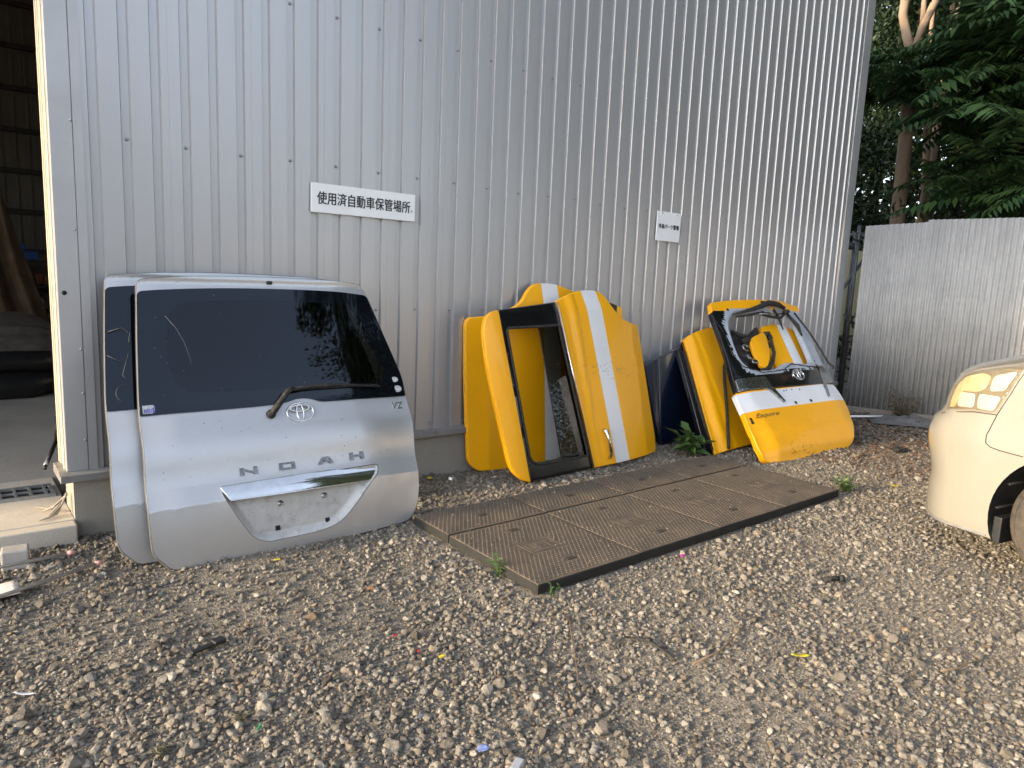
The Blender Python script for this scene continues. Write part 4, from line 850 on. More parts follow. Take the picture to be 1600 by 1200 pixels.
pf = plate(.775, True); pb = plate(.375, False)
for i in range(4):
    x = 1.325+.7435*i
    word = ["leftmost", "second from left", "third from left", "rightmost"][i]
    f = pf if i == 0 else copy_tree(pf); f.matrix_world = T(x, -1.998+.003*i, -.012, rz=R_(.15*(i-1.5)), rx=R_(.1))
    f["label"] = f"rusty checker plate with cast badge, {word} of the front row"
    k = pb if i == 0 else copy_tree(pb); k.matrix_world = T(x+.004, -1.214+.004*i, -.010, rz=R_(-.2+.12*i))
    k["label"] = f"narrow rusty plate without badge, {word} of the back row"

# ------------------------------------------------------------------ fence and scaffold at the right end
FB = Vector((8.095,-.145,0)); FDIR = Vector((.398,-.9174,0)).normalized(); FN = Vector((-FDIR.y*-1, 0, 0))
FN = Vector((-.9174,-.398,0)).normalized()
fence = empty("corrugated_fence", "tall pale corrugated metal sheet fence at the end of the warehouse", "fence", Matrix(((FDIR.x, -FN.x, 0, FB.x), (FDIR.y, -FN.y, 0, FB.y), (0,0,1,0), (0,0,0,1))))
x = 0.0; i = 0
tops = [2.285, 2.362, 2.383, 2.39, 2.40, 2.40, 2.41, 2.41, 2.42, 2.42]
while x < 7:
    L = .66; nn = int(L/.060*18); b = MB(); vs = []; top = tops[min(i, 9)]
    for k in range(nn+1):
        s_ = L*k/nn+.03*(k/nn); vs.append((s_, .025*math.sin(2*math.pi*(x+s_)/.060)))
    n = len(vs); yy = -.004*(i % 2); zb = .03
    rows = [zb, top]; V = []
    for z in rows: V += [(p[0], p[1]+yy, z+(.075 if i == 0 else .028)*p[0]*(z > 1)) for p in vs]
    b.add(V, [(r0*n+k, r0*n+k+1, (r0+1)*n+k+1, (r0+1)*n+k) for k in range(n-1) for r0 in (0,)], 0, True)
    for z in (2.16,):
        for q in (.04, .40): b.lathe([(.009,0),(.006,.006),(0,.007)], 8, 1, T(q, yy-.010, z, rx=math.pi/2))
    o = b.build("fence_sheet", [M_galv, M_screw], fence, T(x, 0, 0)); md = o.modifiers.new("thickness", 'SOLIDIFY'); md.thickness = .0012
    x += L; i += 1
b = MB()
for z in (.25, 1.2, 2.1): b.tube([(-.02,.056,z),(7,.056,z)], .024, 0, 8)
b.build("rail", M_pipe, fence)
for xx in np.arange(.1, 7, 1.8): b = MB(); b.tube([(xx,.105,-.2),(xx,.105,2.25)], .024, 0, 8); b.build("post", M_pipe, fence)
b = MB(); b.box(.0,-.10,-.05,1.35,-.02,.055,0,bev=.006); tag(b.build("kerb_timber", simple("grey_timber",(.20,.18,.155),.9,0,var=.2,scale=20), None, fence.matrix_world.copy()), "low grey timber lying along the foot of the corrugated fence", "timber")
sc_ = empty("scaffold_frame", "dark scaffold pipes clamped together in the gap between warehouse and fence", "scaffold", T(8.85,.30,0))
def pipe(pts, r=.024):
    q = MB(); q.tube(pts, r, 0, 12); q.build("pipe", M_pipe, sc_)
pipe([(0,0,0),(0,0,2.36)]); pipe([(.42,.25,0),(.42,.25,2.25)]); pipe([(-.3,.05,2.23),(1.0,.05,2.23)]); pipe([(-.3,.3,2.12),(1.2,.3,2.12)]); pipe([(-.5,.10,1.15),(.75,.10,2.2)], .022); pipe([(.0,.052,1.1),(.55,.052,.98)])
for (x_, z_) in ((0,2.23),(0,1.12),(.42,2.12),(-.02,2.2)):
    q = MB(); q.box(-.045,-.04,-.04,.045,.05,.04,0,bev=.012); q.tube([(.0,-.055,.02),(.07,-.055,.02)], .012, 0, 8); q.tube([(-.05,.0,-.03),(-.05,.06,.05)], .014, 0, 8); q.build("clamp", M_pipe, sc_, T(x_, 0 if x_ < .3 else .25, z_))
b = MB()
for k in range(9): b.box(.16*k, 0, .78, .16*k+.15, .03, 2.1, 0, bev=.004)
tag(b.build("cream_boards", M_cream, None, T(9.15, .95, 0)), "cream boards standing behind the scaffold pipes", "boards")
b = MB(); b.tube([(9.1,.80,0),(9.1,.80,.78)], .06, 0, 12); b.tube([(9.0,.85,.80),(10.6,.85,.80)], .02, 0, 8)
tag(b.build("post_rail", M_pipe), "grey post and rail below the cream boards behind the scaffold", "post")

# ------------------------------------------------------------------ van (only its front corner is in the frame)
PH = R_(12); VF = Vector((math.sin(PH), math.cos(PH), 0)); VN = Vector((-math.cos(PH), math.sin(PH), 0)); VP = Vector((3.60,-3.33,0))
VM = Matrix(((VF.x, VN.x, 0, VP.x), (VF.y, VN.y, 0, VP.y), (0,0,1,0), (0,0,0,1)))    # local: x forward, y outward (left side), z up
van = empty("pearl_van", "pearl white minivan with clear and amber headlamp parked nose to the fence", "van", VM)
VW = .86
_zq = np.array([.12,.19,.30,.44,.54,.63,.70,.78,.82,.90,.98,1.05,1.10,1.15,1.20,1.26]); _qq = np.array([.80,.835,.835,.825,.85,.875,.875,.85,.80,.79,.765,.73,.66,.52,.36,.15])
def q_(z): return np.interp(z, _zq, _qq)
def p_(z): return np.interp(z, [.12,.2,.35,.55,.70,.80,.95,1.05,1.12,1.18,1.26], [.035,.012,.004,.0,.002,.010,.012,.022,.045,.10,.24])
Lc = .42
def g_(x, z):      # inward distance of the body side at station x, height z
    x = np.asarray(x, float); z = np.asarray(z, float); c = q_(z)-Lc; t_ = np.clip((x-c)/Lc, 0, .9999)
    return p_(z)+VW*(1-np.sqrt(1-t_**2))
def van_body():
    zs = np.concatenate([np.arange(.17,1.0,.04), np.arange(1.0,1.261,.02)]); A = np.linspace(0, math.pi/2, 22)
    xs_back = np.concatenate([np.linspace(-3.75,-.8,16), np.linspace(-.7,.3,34)])
    rows = []
    for z in zs:
        c = q_(z)-Lc; row = [(min(x, c-.001-(.3-x)*.02), -p_(z), z) for x in xs_back if x < c]
        while len(row) < len(xs_back): row.append((c-.001*(len(xs_back)-len(row)), -p_(z), z))
        row = sorted(row); row += [(c+Lc*math.sin(a_), -p_(z)-VW*(1-math.cos(a_))*(1-p_(z)/VW), z) for a_ in A[1:]]
        left = row; right = [(x, -2*VW-y, z) for x, y, z in row[::-1][1:]]
        rows.append(left+right)
    n = len(rows[0]); V = [p for r in rows for p in r]; F = [(i*n+j+1, i*n+j, (i+1)*n+j, (i+1)*n+j+1) for i in range(len(rows)-1) for j in range(n-1)]
    # bonnet cap and floor
    def cap(row, dz, flip):
        base = len(V); h_ = n//2
        for t_ in (.33,.66):
            for k in range(h_+1):
                a_, b_ = np.array(row[k]), np.array(row[n-1-k]); p = a_+(b_-a_)*.5*t_; p[2] += dz*math.sin(t_*math.pi/2); V.append(tuple(p))
        mid = len(V)
        for k in range(h_+1):
            a_, b_ = np.array(row[k]), np.array(row[n-1-k]); p = (a_+b_)/2; p[2] += dz; V.append(tuple(p))
        return base, mid, h_
    top = rows[-1]; o0 = (len(rows)-1)*n
    cx = .15
    F.append(tuple(o0+k for k in range(n)))
    F.append(tuple(k for k in range(n-1,-1,-1)))
    F.append(tuple([i*n for i in range(len(rows))]+[i*n+n-1 for i in range(len(rows)-1,-1,-1)]))
    me = bpy.data.meshes.new("van_body"); me.from_pydata(V, [], F); me.materials.append(M_pearl)
    bm = bmesh.new(); bm.from_mesh(me); bmesh.ops.remove_doubles(bm, verts=bm.verts[:], dist=1e-4); bmesh.ops.recalc_face_normals(bm, faces=bm.faces[:]); bm.to_mesh(me); bm.free()
    me.polygons.foreach_set("use_smooth", np.ones(len(me.polygons), bool))
    tmp = bpy.data.objects.new("tmp_body", me); COL.objects.link(tmp)
    cm = MB()
    for xx in (-.21, -2.95):
        for yy in (.08, -2*VW-.08):
            y0, y1 = (yy-.42, yy) if yy > 0 else (yy, yy+.42)
            cm.lathe([(0,0),(.415,0),(.415,y1-y0),(0,y1-y0)], 48, 0, T(xx, y1, .31, rx=math.pi/2), smooth=False)
    ce = cm.mesh("cutter", [M_dark]); bmc = bmesh.new(); bmc.from_mesh(ce); bmesh.ops.remove_doubles(bmc, verts=bmc.verts[:], dist=1e-5); bmesh.ops.recalc_face_normals(bmc, faces=bmc.faces[:]); bmc.to_mesh(ce); bmc.free()
    co = bpy.data.objects.new("tmp_cut", ce); COL.objects.link(co)
    md = tmp.modifiers.new("b", 'BOOLEAN'); md.operation = 'DIFFERENCE'; md.object = co; md.solver = 'EXACT'
    dg = bpy.context.evaluated_depsgraph_get(); out = bpy.data.meshes.new_from_object(tmp.evaluated_get(dg))
    bpy.data.objects.remove(tmp); bpy.data.objects.remove(co)
    if M_dark.name not in [m.name for m in out.materials if m]: out.materials.append(M_dark)
    di = [m.name for m in out.materials].index(M_dark.name)
    for f in out.polygons:
        c = f.center
        if -.44 < c.y < -.03 and any(abs(math.hypot(c.x-xx, c.z-.31)-.415) < .02 for xx in (-.21,-2.95)) and abs(f.normal.y) < .7: f.material_index = di
        elif abs(c.y+.34) < .02 and any(math.hypot(c.x-xx, c.z-.31) < .41 for xx in (-.21,-2.95)): f.material_index = di
    out.name = "body"
    try: out.set_sharp_from_angle(angle=R_(40))
    except Exception: pass
    return link("body", out, van)
van_body()
def on_side(name, pts, lift, mats, th=.006, st=.02, r=.003, hfn=None, par=None, **k):
    """panel in (x,z) laid on the curved left body side"""
    P = fillet(pts, .02); me = panel(name, P, mats, (lambda u, v: -g_(u, v)+lift) if hfn is None else hfn, th, step=st, r=r, **k)
    Mx = Matrix(((1,0,0,0),(0,0,1,0),(0,1,0,0),(0,0,0,1)))
    me.transform(Mx); me.flip_normals(); o = link(name, me, par or van); return o
LAMP = [(.585,.812),(.56,.86),(.555,.95),(.535,1.02),(.48,1.07),(.40,1.098),(.28,1.135),(.155,1.168),(.130,1.150),(.175,1.0),(.235,.868),(.36,.862),(.47,.845),(.52,.832)]
on_side("lamp_housing", LAMP, .001, [simple('lamp_housing_grey', (.24,.215,.18), .4, .2)], .004)
hl = on_side("headlamp", [(.565,.825),(.548,.86),(.54,.95),(.52,1.015),(.47,1.06),(.40,1.086),(.28,1.122),(.165,1.150),(.150,1.14),(.19,1.0),(.246,.878),(.36,.872),(.47,.857),(.52,.845)], .014, [M_lens], .005, r=.004)
on_side("amber_reflector", [(.535,.85),(.525,.95),(.50,1.01),(.46,1.045),(.36,1.08),(.30,1.07),(.315,1.0),(.35,.975),(.46,.96),(.485,.86)], .004, [M_amber], .004, par=hl)
for nm, pts in (("lamp_bowl", [(.285,1.075),(.175,1.115),(.215,1.0),(.295,.985)]), ("lamp_bowl", [(.345,.965),(.228,.965),(.252,.880),(.345,.880)]), ("lamp_bowl", [(.465,.955),(.365,.962),(.365,.880),(.468,.872)])):
    cx_, cz_ = np.mean([p[0] for p in pts]), np.mean([p[1] for p in pts])
    on_side(nm, pts, 0, [M_lampbowl], .004, .008, .002, hfn=lambda u, v, cx_=cx_, cz_=cz_: -g_(u, v)+.006+.0006*np.sin((u-cx_)*420)-.9*((v-cz_)**2)-.5*((u-cx_)**2), par=hl)
b = MB()
def seam(pts, r=.0025):
    P = resample(pts+[pts[-1]], .015)[:-1]; P = [p for p in P]
    b.tube([(p[0], -float(g_(p[0], p[1]))-.0005, p[1]) for p in P], r, 0, 6)
def lineS(pts):
    out = []
    for a_, b_ in zip(pts[:-1], pts[1:]):
        for k in range(12): out.append((a_[0]+(b_[0]-a_[0])*k/12, a_[1]+(b_[1]-a_[1])*k/12))
    out.append(pts[-1]); b.tube([(p[0], -float(g_(p[0], p[1]))-.0008, p[1]) for p in out], .0028, 0, 6)
lineS([(.235,.864),(.255,.80),(.272,.74),(.268,.70),(.24,.682),(.19,.674),(.07,.669)]); lineS([(.60,.800),(.52,.826),(.36,.858),(.235,.864),(.18,1.0),(.13,1.155)]); lineS([(.155,1.172),(.30,1.135),(.42,1.095),(.50,1.055)]); lineS([(.155,1.172),(-.2,1.22)])
b.build("panel_gap", M_dark, van)
on_side("fog_lamp_recess", [(.80,.62),(.70,.625),(.665,.58),(.69,.50),(.80,.46)], .0015, [M_black], .004)
b = MB(); b.tube([(.74,-float(g_(.74,.55))+.002,.55),(.76,-float(g_(.76,.55))+.012,.55)], .035, 0, 14); b.build("fog_lamp", M_lens, van)
on_side("bumper_lip", [(.74,.175),(.60,.172),(.40,.170),(.205,.172),(.205,.188),(.40,.188),(.60,.192),(.74,.198)], .004, [M_flash], .006, .02, .002)
b = MB()   # wheel-arch liner
for k in range(40):
    a0, a1 = math.pi*(-.12+1.24*k/40), math.pi*(-.12+1.24*(k+1)/40)
    for (r0, y0, r1, y1) in ((.410,-.02,.404,-.30),(.404,-.30,.10,-.31)):
        b.add([(-.21+r0*math.cos(a0), y0, .31+r0*math.sin(a0)), (-.21+r0*math.cos(a1), y0, .31+r0*math.sin(a1)), (-.21+r1*math.cos(a1), y1, .31+r1*math.sin(a1)), (-.21+r1*math.cos(a0), y1, .31+r1*math.sin(a0))], [(0,1,2,3)], 0, True)
for k in range(7): a0 = .1+.4*k; b.tube([(-.21+.39*math.cos(a0),-.03,.31+.39*math.sin(a0)),(-.21+.39*math.cos(a0),-.28,.31+.39*math.sin(a0))], .008, 0, 6)
b.box(.14,-.30,.15,.185,-.03,.30,0,bev=.006)
b.build("arch_liner", M_black, van)
def wheel(x, y, flip):
    o = empty("wheel", None, None); o.parent = van; o.matrix_local = T(x, y, .325, rx=math.pi/2*(1 if flip else -1))
    b = MB(); prof = [(.20,-.09),(.215,-.098),(.26,-.106),(.300,-.100),(.318,-.082),(.325,-.05),(.325,-.02),(.318,-.018),(.318,-.012),(.325,-.01),(.325,.01),(.318,.012),(.318,.018),(.325,.02),(.325,.05),(.318,.082),(.300,.100),(.26,.106),(.215,.098),(.20,.09)]
    b.lathe(prof, 64, 0)
    for rr in (.235,.285): b.tube([(rr*math.cos(a_), rr*math.sin(a_), .1045) for a_ in np.linspace(0,6.283,48,endpoint=False)], .003, 0, 6, closed=True)
    b.build("tyre", M_tyre, o)
    b = MB(); b.lathe([(.20,.088),(.195,.095),(.185,.075),(.17,.04),(.06,.055),(.04,.075),(0,.078)], 40, 0); b.lathe([(.20,-.088),(.19,-.05),(.17,.03)], 40, 0)
    for k in range(7):
        a_ = k*6.283/7; b.tube([(.05*math.cos(a_),.05*math.sin(a_),.072),(.19*math.cos(a_),.19*math.sin(a_),.086)], [.022,.016], 0, 8)
    b.build("rim", M_dullchrome, o)
for x_ in (-.21, -2.95):
    wheel(x_, -.125, False); wheel(x_, -2*VW+.125, True)
def cabin():
    def sect(x, z0, z1, w0, w1): return [(x[0], -w0, z0), (x[1], -w1, z1), (x[1], -2*VW+w1, z1), (x[0], -2*VW+w0, z0)]
    b = MB()
    A = [(-.1,-.06,1.24),(-.1,-2*VW+.06,1.24),(-.95,-.17,1.86),(-.95,-2*VW+.17,1.86),(-3.70,-.15,1.88),(-3.70,-2*VW+.15,1.88),(-3.76,-.04,1.24),(-3.76,-2*VW+.04,1.24)]
    b.add(A, [(0,1,3,2),(2,3,5,4),(4,5,7,6),(0,2,4,6),(1,7,5,3)], 0)
    bo = b.build("cabin", M_pearl, van)
    q = MB(); f = lambda p, q2, t_: tuple(np.array(p)*(1-t_)+np.array(q2)*t_)
    ws = [f(A[0],A[2],.05),f(A[1],A[3],.05),f(A[1],A[3],.93),f(A[0],A[2],.93)]; q.add([(p[0]+.012, p[1]*.96-.035, p[2]+.012) for p in ws], [(0,1,2,3)], 0); 
    o = q.build("windscreen", M_glassfrit, van); o.modifiers.new("t", 'SOLIDIFY').thickness = .005
    for (xa, xb) in ((-.95,-1.75),(-1.85,-2.75),(-2.85,-3.6)):
        q = MB(); xt = xa if xa < -1 else xa-.12
        q.add([(xa+(.35 if xa > -1 else 0),-.035-.012,1.32),(xb,-.035-.012,1.32),(xb,-.150,1.76),(xt,-.152,1.76)], [(0,1,2,3)], 0); o = q.build("side_window", M_glassfrit, van); o.modifiers.new("t", 'SOLIDIFY').thickness = .012
    q = MB(); q.box(-.62,.0,1.18,-.45,.2,1.36,0,bev=.03); q.build("door_mirror", M_pearl, van)
cabin()

# ------------------------------------------------------------------ vegetation
def leaf_mesh(name, C, D, Nn, L, W, mat, fold=.25):
    """kinked leaf blades: centre base C, direction D, face normal Nn, length L, width W"""
    D = D/np.linalg.norm(D, axis=1, keepdims=True); S = np.cross(D, Nn); S /= np.maximum(np.linalg.norm(S, axis=1, keepdims=True), 1e-6); U = np.cross(S, D)
    L = L[:,None]; W = W[:,None]; n = len(C)
    v = np.stack([C, C+D*L*.45+S*W*.5+U*W*fold, C+D*L-U*L*.12, C+D*L*.45-S*W*.5+U*W*fold], 1).reshape(-1, 3)
    i = np.arange(n)*4; f = np.concatenate([np.stack([i,i+1,i+2], 1), np.stack([i,i+2,i+3], 1)])
    return v, f
def raw_mesh(name, v, f, mats, mi=None):
    me = bpy.data.meshes.new(name); nf = len(f); me.vertices.add(len(v)); me.vertices.foreach_set("co", np.asarray(v, 'f').ravel())
    me.loops.add(nf*3); me.loops.foreach_set("vertex_index", np.asarray(f, 'i').ravel()); me.polygons.add(nf); me.polygons.foreach_set("loop_start", np.arange(nf, dtype='i')*3); me.polygons.foreach_set("loop_total", np.full(nf, 3, 'i'))
    for m in mats: me.materials.append(m)
    if mi is not None: me.polygons.foreach_set("material_index", np.asarray(mi, 'i'))
    me.update(calc_edges=True); me.validate(); return me
def rnd_unit(n, r): v = r.normal(size=(n,3)); return v/np.linalg.norm(v, axis=1, keepdims=True)
def crown_cards(parent, clumps, per, size, mat, seed, name="crown"):
    r = np.random.default_rng(seed); Cs = []; Ds = []; Ns = []; Ls = []
    for (x, y, z, rad) in clumps:
        u = rnd_unit(per, r); rr = rad*r.random((per,1))**.5; c = np.array([x,y,z])+u*rr*np.array([1,1,.75]); Cs.append(c)
        d = u*.6+rnd_unit(per, r)*.8; d[:,2] -= .35; Ds.append(d); n_ = rnd_unit(per, r)*.7; n_[:,2] += .8; Ns.append(n_); Ls.append(size*r.uniform(.6,1.4,per))
    C, D, N_, L = map(np.concatenate, (Cs, Ds, Ns, Ls)); v, f = leaf_mesh(name, C, D, N_, L, L*.5, mat)
    return link(name, raw_mesh(name, v, f, [mat]), parent)
def fronds(parent, specs, seed, mat=M_frond, name="crown"):
    """pinnate leaves: (base, direction, length)"""
    r = np.random.default_rng(seed); Cs=[];Ds=[];Ns=[];Ls=[];Ws=[]
    for (B, D, L) in specs:
        B = np.array(B, float); D = np.array(D, float); D /= np.linalg.norm(D); side = np.cross(D, [0,0,1.]); side /= max(np.linalg.norm(side), 1e-6); up = np.cross(side, D); np_ = int(9+L*4)
        droop = r.uniform(.25,.6)
        for i in range(np_):
            t_ = (i+1)/np_; p = B+D*L*t_-np.array([0,0,1])*droop*L*t_*t_*.6; ll = L*.27*(.55+.9*math.sin(min(1, t_*1.05)*math.pi)*.6+.1)
            tang = D-np.array([0,0,1])*droop*t_*1.2
            for s_ in (-1,1):
                Cs.append(p); Ds.append(side*s_*.9+tang*.45+np.array([0,0,-.25-.25*r.random()])+r.normal(size=3)*.06); Ns.append(up+side*s_*-.25+r.normal(size=3)*.1); Ls.append(ll*r.uniform(.85,1.1)); Ws.append(ll*.26)
        # rachis as a thin blade
        for i in range(4):
            t0 = i/4; p = B+D*L*t0-np.array([0,0,1])*droop*L*t0*t0*.6; Cs.append(p); Ds.append(D-np.array([0,0,1])*droop*t0*1.2); Ns.append(up); Ls.append(L*.27); Ws.append(.008)
    v, f = leaf_mesh(name, np.array(Cs), np.array(Ds), np.array(Ns), np.array(Ls), np.array(Ws), mat, .12)
    return link(name, raw_mesh(name, v, f, [mat]), parent)
def limb(b, P, r0, r1, n=10):
    P = [Vector(p) for p in P]; k = len(P); b.tube(P, [r0+(r1-r0)*i/(k-1) for i in range(k)], 0, n)
def tree(name, label, base, trunk_paths, crown, group="trees behind the fence", mat=M_bark):
    o = empty(name, label, "tree", T(*base), group); b = MB()
    for (P, r0, r1) in trunk_paths: limb(b, P, r0, r1)
    b.build("trunk", mat, o); crown(o); return o
R9 = random.Random(21)
def clumps(n, cx, cy, cz, sx, sy, sz, r0, r1): return [(cx+R9.uniform(-sx,sx), cy+R9.uniform(-sy,sy), cz+R9.uniform(-sz,sz), R9.uniform(r0,r1)) for _ in range(n)]
def frond_cloud(n, cx, cy, cz, sx, sy, sz, seed, l0=.6, l1=1.0, toward=None):
    r = np.random.default_rng(seed); out = []
    nt_ = max(1, n//7)
    for i in range(nt_):
        p = np.array([cx+r.uniform(-sx,sx), cy+r.uniform(-sy,sy), cz+r.uniform(-sz,sz)])
        for k in range(7):
            a_ = r.uniform(0, 6.283); out.append((p, (math.cos(a_), math.sin(a_), r.uniform(-.35,.75)), r.uniform(l0,l1)))
    return out
# forked tan trunk close behind the fence corner
tree("forked_tree", "tree with a thick tan trunk forking high above the fence, nearest the warehouse corner", (11.3,.90,0),
     [([(0,0,-.1),(.02,.0,1.5),(.04,.02,3.2),(.0,.04,4.6),(.0,.06,5.15)], .118, .098), ([(.0,.06,5.1),(.0,.2,5.5),(.0,.29,5.8),(.0,.27,6.6),(.0,.3,8.2)], .075, .055), ([(.0,.06,5.1),(.02,-.02,5.55),(.03,-.16,5.9),(.1,-.42,6.8),(.3,-.6,7.8)], .065, .045), ([(.02,-.02,5.55),(.1,.04,6.1),(.1,.03,7)], .045, .03)],
     lambda o: (fronds(o, frond_cloud(210, -.35,-.1,4.85,.5,1.2,.36, 31, .45,.8), 1), crown_cards(o, clumps(16,.3,.6,7.4,1.6,1.8,.9,.4,.8), 260, .12, M_dleaf, 5, "upper_crown")))
tree("twin_stem_tree", "slender twin-stemmed tan tree right of the thick forked trunk", (12.6,1.08,0),
     [([(0,0,0),(.02,-.02,2.0),(.0,.0,3.4),(0,.05,4.1)], .065, .055), ([(0,.05,4.05),(-.02,.13,4.5),(0,.2,5.1),(0,.22,7)], .04, .03), ([(.0,.05,4.05),(.02,.04,4.4),(.0,-.0,4.95),(0,-.06,5.4),(.1,-.2,6.6)], .046, .03)],
     lambda o: crown_cards(o, clumps(14,.3,0,7.0,1.5,1.5,.8,.4,.8), 240, .12, M_dleaf, 6))
tree("leaning_tree", "leaning sunlit tan trunk high in the canopy, right of the twin stems", (13.6,1.5,0),
     [([(0,0,0),(.05,-.05,2.5),(.0,-.06,5.4),(.0,-.10,6.1),(0,-.16,6.7),(.1,-.2,8.4)], .11, .07), ([(.0,-.08,5.9),(.0,-.3,6.45),(.1,-.6,7.2)], .04, .025)],
     lambda o: crown_cards(o, clumps(10,.3,-.2,8.2,1.2,1.2,.6,.4,.7), 220, .12, M_dleaf, 8))
tree("pinnate_tree", "tree with big dark green feathery compound leaves drooping over the fence top", (10.7,-1.35,0),
     [([(0,0,0),(-.05,.03,1.8),(-.12,.10,3.4),(-.1,.15,5.0),(.0,.1,6.5)], .13, .07), ([(-.12,.1,3.4),(-.4,.6,4.0)], .04, .02), ([(-.1,.13,4.2),(-.3,-.5,4.8)], .04, .02), ([(-.1,.14,4.8),(-.5,.5,5.3)], .04, .02)],
     lambda o: fronds(o, frond_cloud(190, -.15,.25,4.5,.85,1.1,1.25, 41, .75,1.25)+frond_cloud(50, -.6,.2,2.75,.5,.9,.35, 43, .7,1.1), 2))
tree("pinnate_tree", "second feathery leaved tree farther right behind the fence beyond the van", (11.0,-3.1,0),
     [([(0,0,0),(.05,.1,2.2),(.0,.2,4.4),(.1,.2,6.4)], .12, .06)],
     lambda o: fronds(o, frond_cloud(170, 0,.3,4.6,1.2,1.3,1.5, 47, .8,1.25), 3))
tree("pinnate_tree", "young feathery leaved tree low at the fence between the twin stems and right edge", (11.9,-.55,0),
     [([(0,0,0),(.02,.0,1.6),(-.05,.05,3.0),(-.02,.1,4.1)], .05, .025)],
     lambda o: fronds(o, frond_cloud(170, -.05,.1,3.7,.9,.9,.8, 53, .5,.85), 4))
for i, (x_, y_, h_) in enumerate(((14.6,2.3,9.5),(16.5,4.6,10),(15.2,-.9,9.5),(17.2,.9,10.5),(15.8,-3.2,10),(19,2.9,11),(18.5,-1.6,11),(20,6.5,11))):
    tree("woodland_tree", ["dark evergreen tree in the wood behind the forked trunk","dark evergreen tree deepest left in the wood by the warehouse edge","dark evergreen tree behind the feathery tree near the fence","tall dark evergreen in the middle of the wood","dark evergreen tree at the right end of the wood","tall dark evergreen far behind the twin stems","tall dark evergreen far behind the feathery tree","farthest dark evergreen behind the warehouse corner"][i], (x_, y_, 0),
         [([(0,0,0),(.05,.05,h_*.35),(.0,.1,h_*.7),(0,.1,h_*.95)], .14, .04)],
         lambda o, h_=h_, i=i: crown_cards(o, clumps(34,0,0,h_*.60,1.5,1.5,h_*.36,.5,1.0), 300, .13, M_dleaf, 60+i), mat=M_barkd)
def undergrowth():
    r = np.random.default_rng(77); n = 85000
    C = np.column_stack([r.uniform(10.2,21,n), r.uniform(-6,9,n), r.random(n)**1.5*3.6]); far_ = np.arange(n) > 19000; C[far_,0] = r.uniform(12.5,19,far_.sum()); C[far_,1] = r.uniform(-15,-5,far_.sum()); C[far_,2] *= 1.25; D = rnd_unit(n, r); D[:,2] = D[:,2]*.6-.2; N_ = rnd_unit(n, r); N_[:,2] += .5; L = r.uniform(.08,.24,n)*np.where(far_, .5, 1)
    v, f = leaf_mesh("u", C, D, N_, L, L*np.where(far_, .5, .22), M_oleaf); tag(link("undergrowth", raw_mesh("undergrowth", v, f, [M_oleaf])), "dark tangled undergrowth below the trees behind the fence", "undergrowth", kind="stuff")
    n = 26000; C = np.column_stack([r.uniform(21,27,n), r.uniform(-12,18,n), r.random(n)*12]); D = rnd_unit(n, r); N_ = rnd_unit(n, r); L = r.uniform(.25,.55,n)
    v, f = leaf_mesh("w", C, D, N_, L, L*.6, M_dleaf); tag(link("far_woodland", raw_mesh("far_woodland", v, f, [M_dleaf])), "dense dark wood filling the view behind the trees", "woodland", kind="stuff")
undergrowth()
# trees across the yard, mirrored in the tailgate glass, and an unseen row added behind the camera
def round_tree(label, x, y, h_, rad, seed, n=60):
    return tree("broadleaf_tree", label, (x, y, 0), [([(0,0,0),(.1,.05,h_*.3),(.0,.1,h_*.7)], .3, .1), ([(.05,.05,h_*.3),(rad*.5,0,h_*.55)], .12, .05), ([(.05,.05,h_*.35),(-rad*.5,.2,h_*.6)], .12, .05)],
        lambda o: crown_cards(o, clumps(n,0,0,h_*.62,rad*.75,rad*.75,h_*.34,.7,1.5), 620, .15, M_dleaf, seed), "trees across the yard", M_barkd)
round_tree("tall broadleaf tree across the yard, mirrored in the tailgate window", 11.2, -10.2, 18, 3.3, 90, 90)
round_tree("broadleaf tree across the yard, beside the mirrored one", 14.0, -8.0, 14, 3.2, 91)

for i, (x_, y_, h_) in enumerate(((16.5,-4.8,12),(19.5,-7.5,14),(22.5,-3.5,14),(18.5,-12.5,15),(14.5,-14.0,15))):
    round_tree(["broadleaf tree at the near end of the row beyond the van","broadleaf tree second in the row beyond the van","tall broadleaf tree behind the row beyond the van","big broadleaf tree across the yard at its far corner","big broadleaf tree across the yard behind the mirrored one"][i], x_, y_, h_, 3.2, 110+i, 80)
for i, (x_, y_) in enumerate(((-11,-23),(-6.5,-25),(-2,-24),(2.5,-26),(6,-24.5))):  # unseen trees added to darken the horizon mirrored in the tailgate
    round_tree(["small broadleaf tree at the left end of the low row behind the camera","small broadleaf tree second in the low row behind the camera","small broadleaf tree in the middle of the low row behind the camera","small broadleaf tree fourth in the low row behind the camera","small broadleaf tree at the right end of the low row behind the camera"][i], x_, y_, 6.5, 3.4, 130+i, 34)
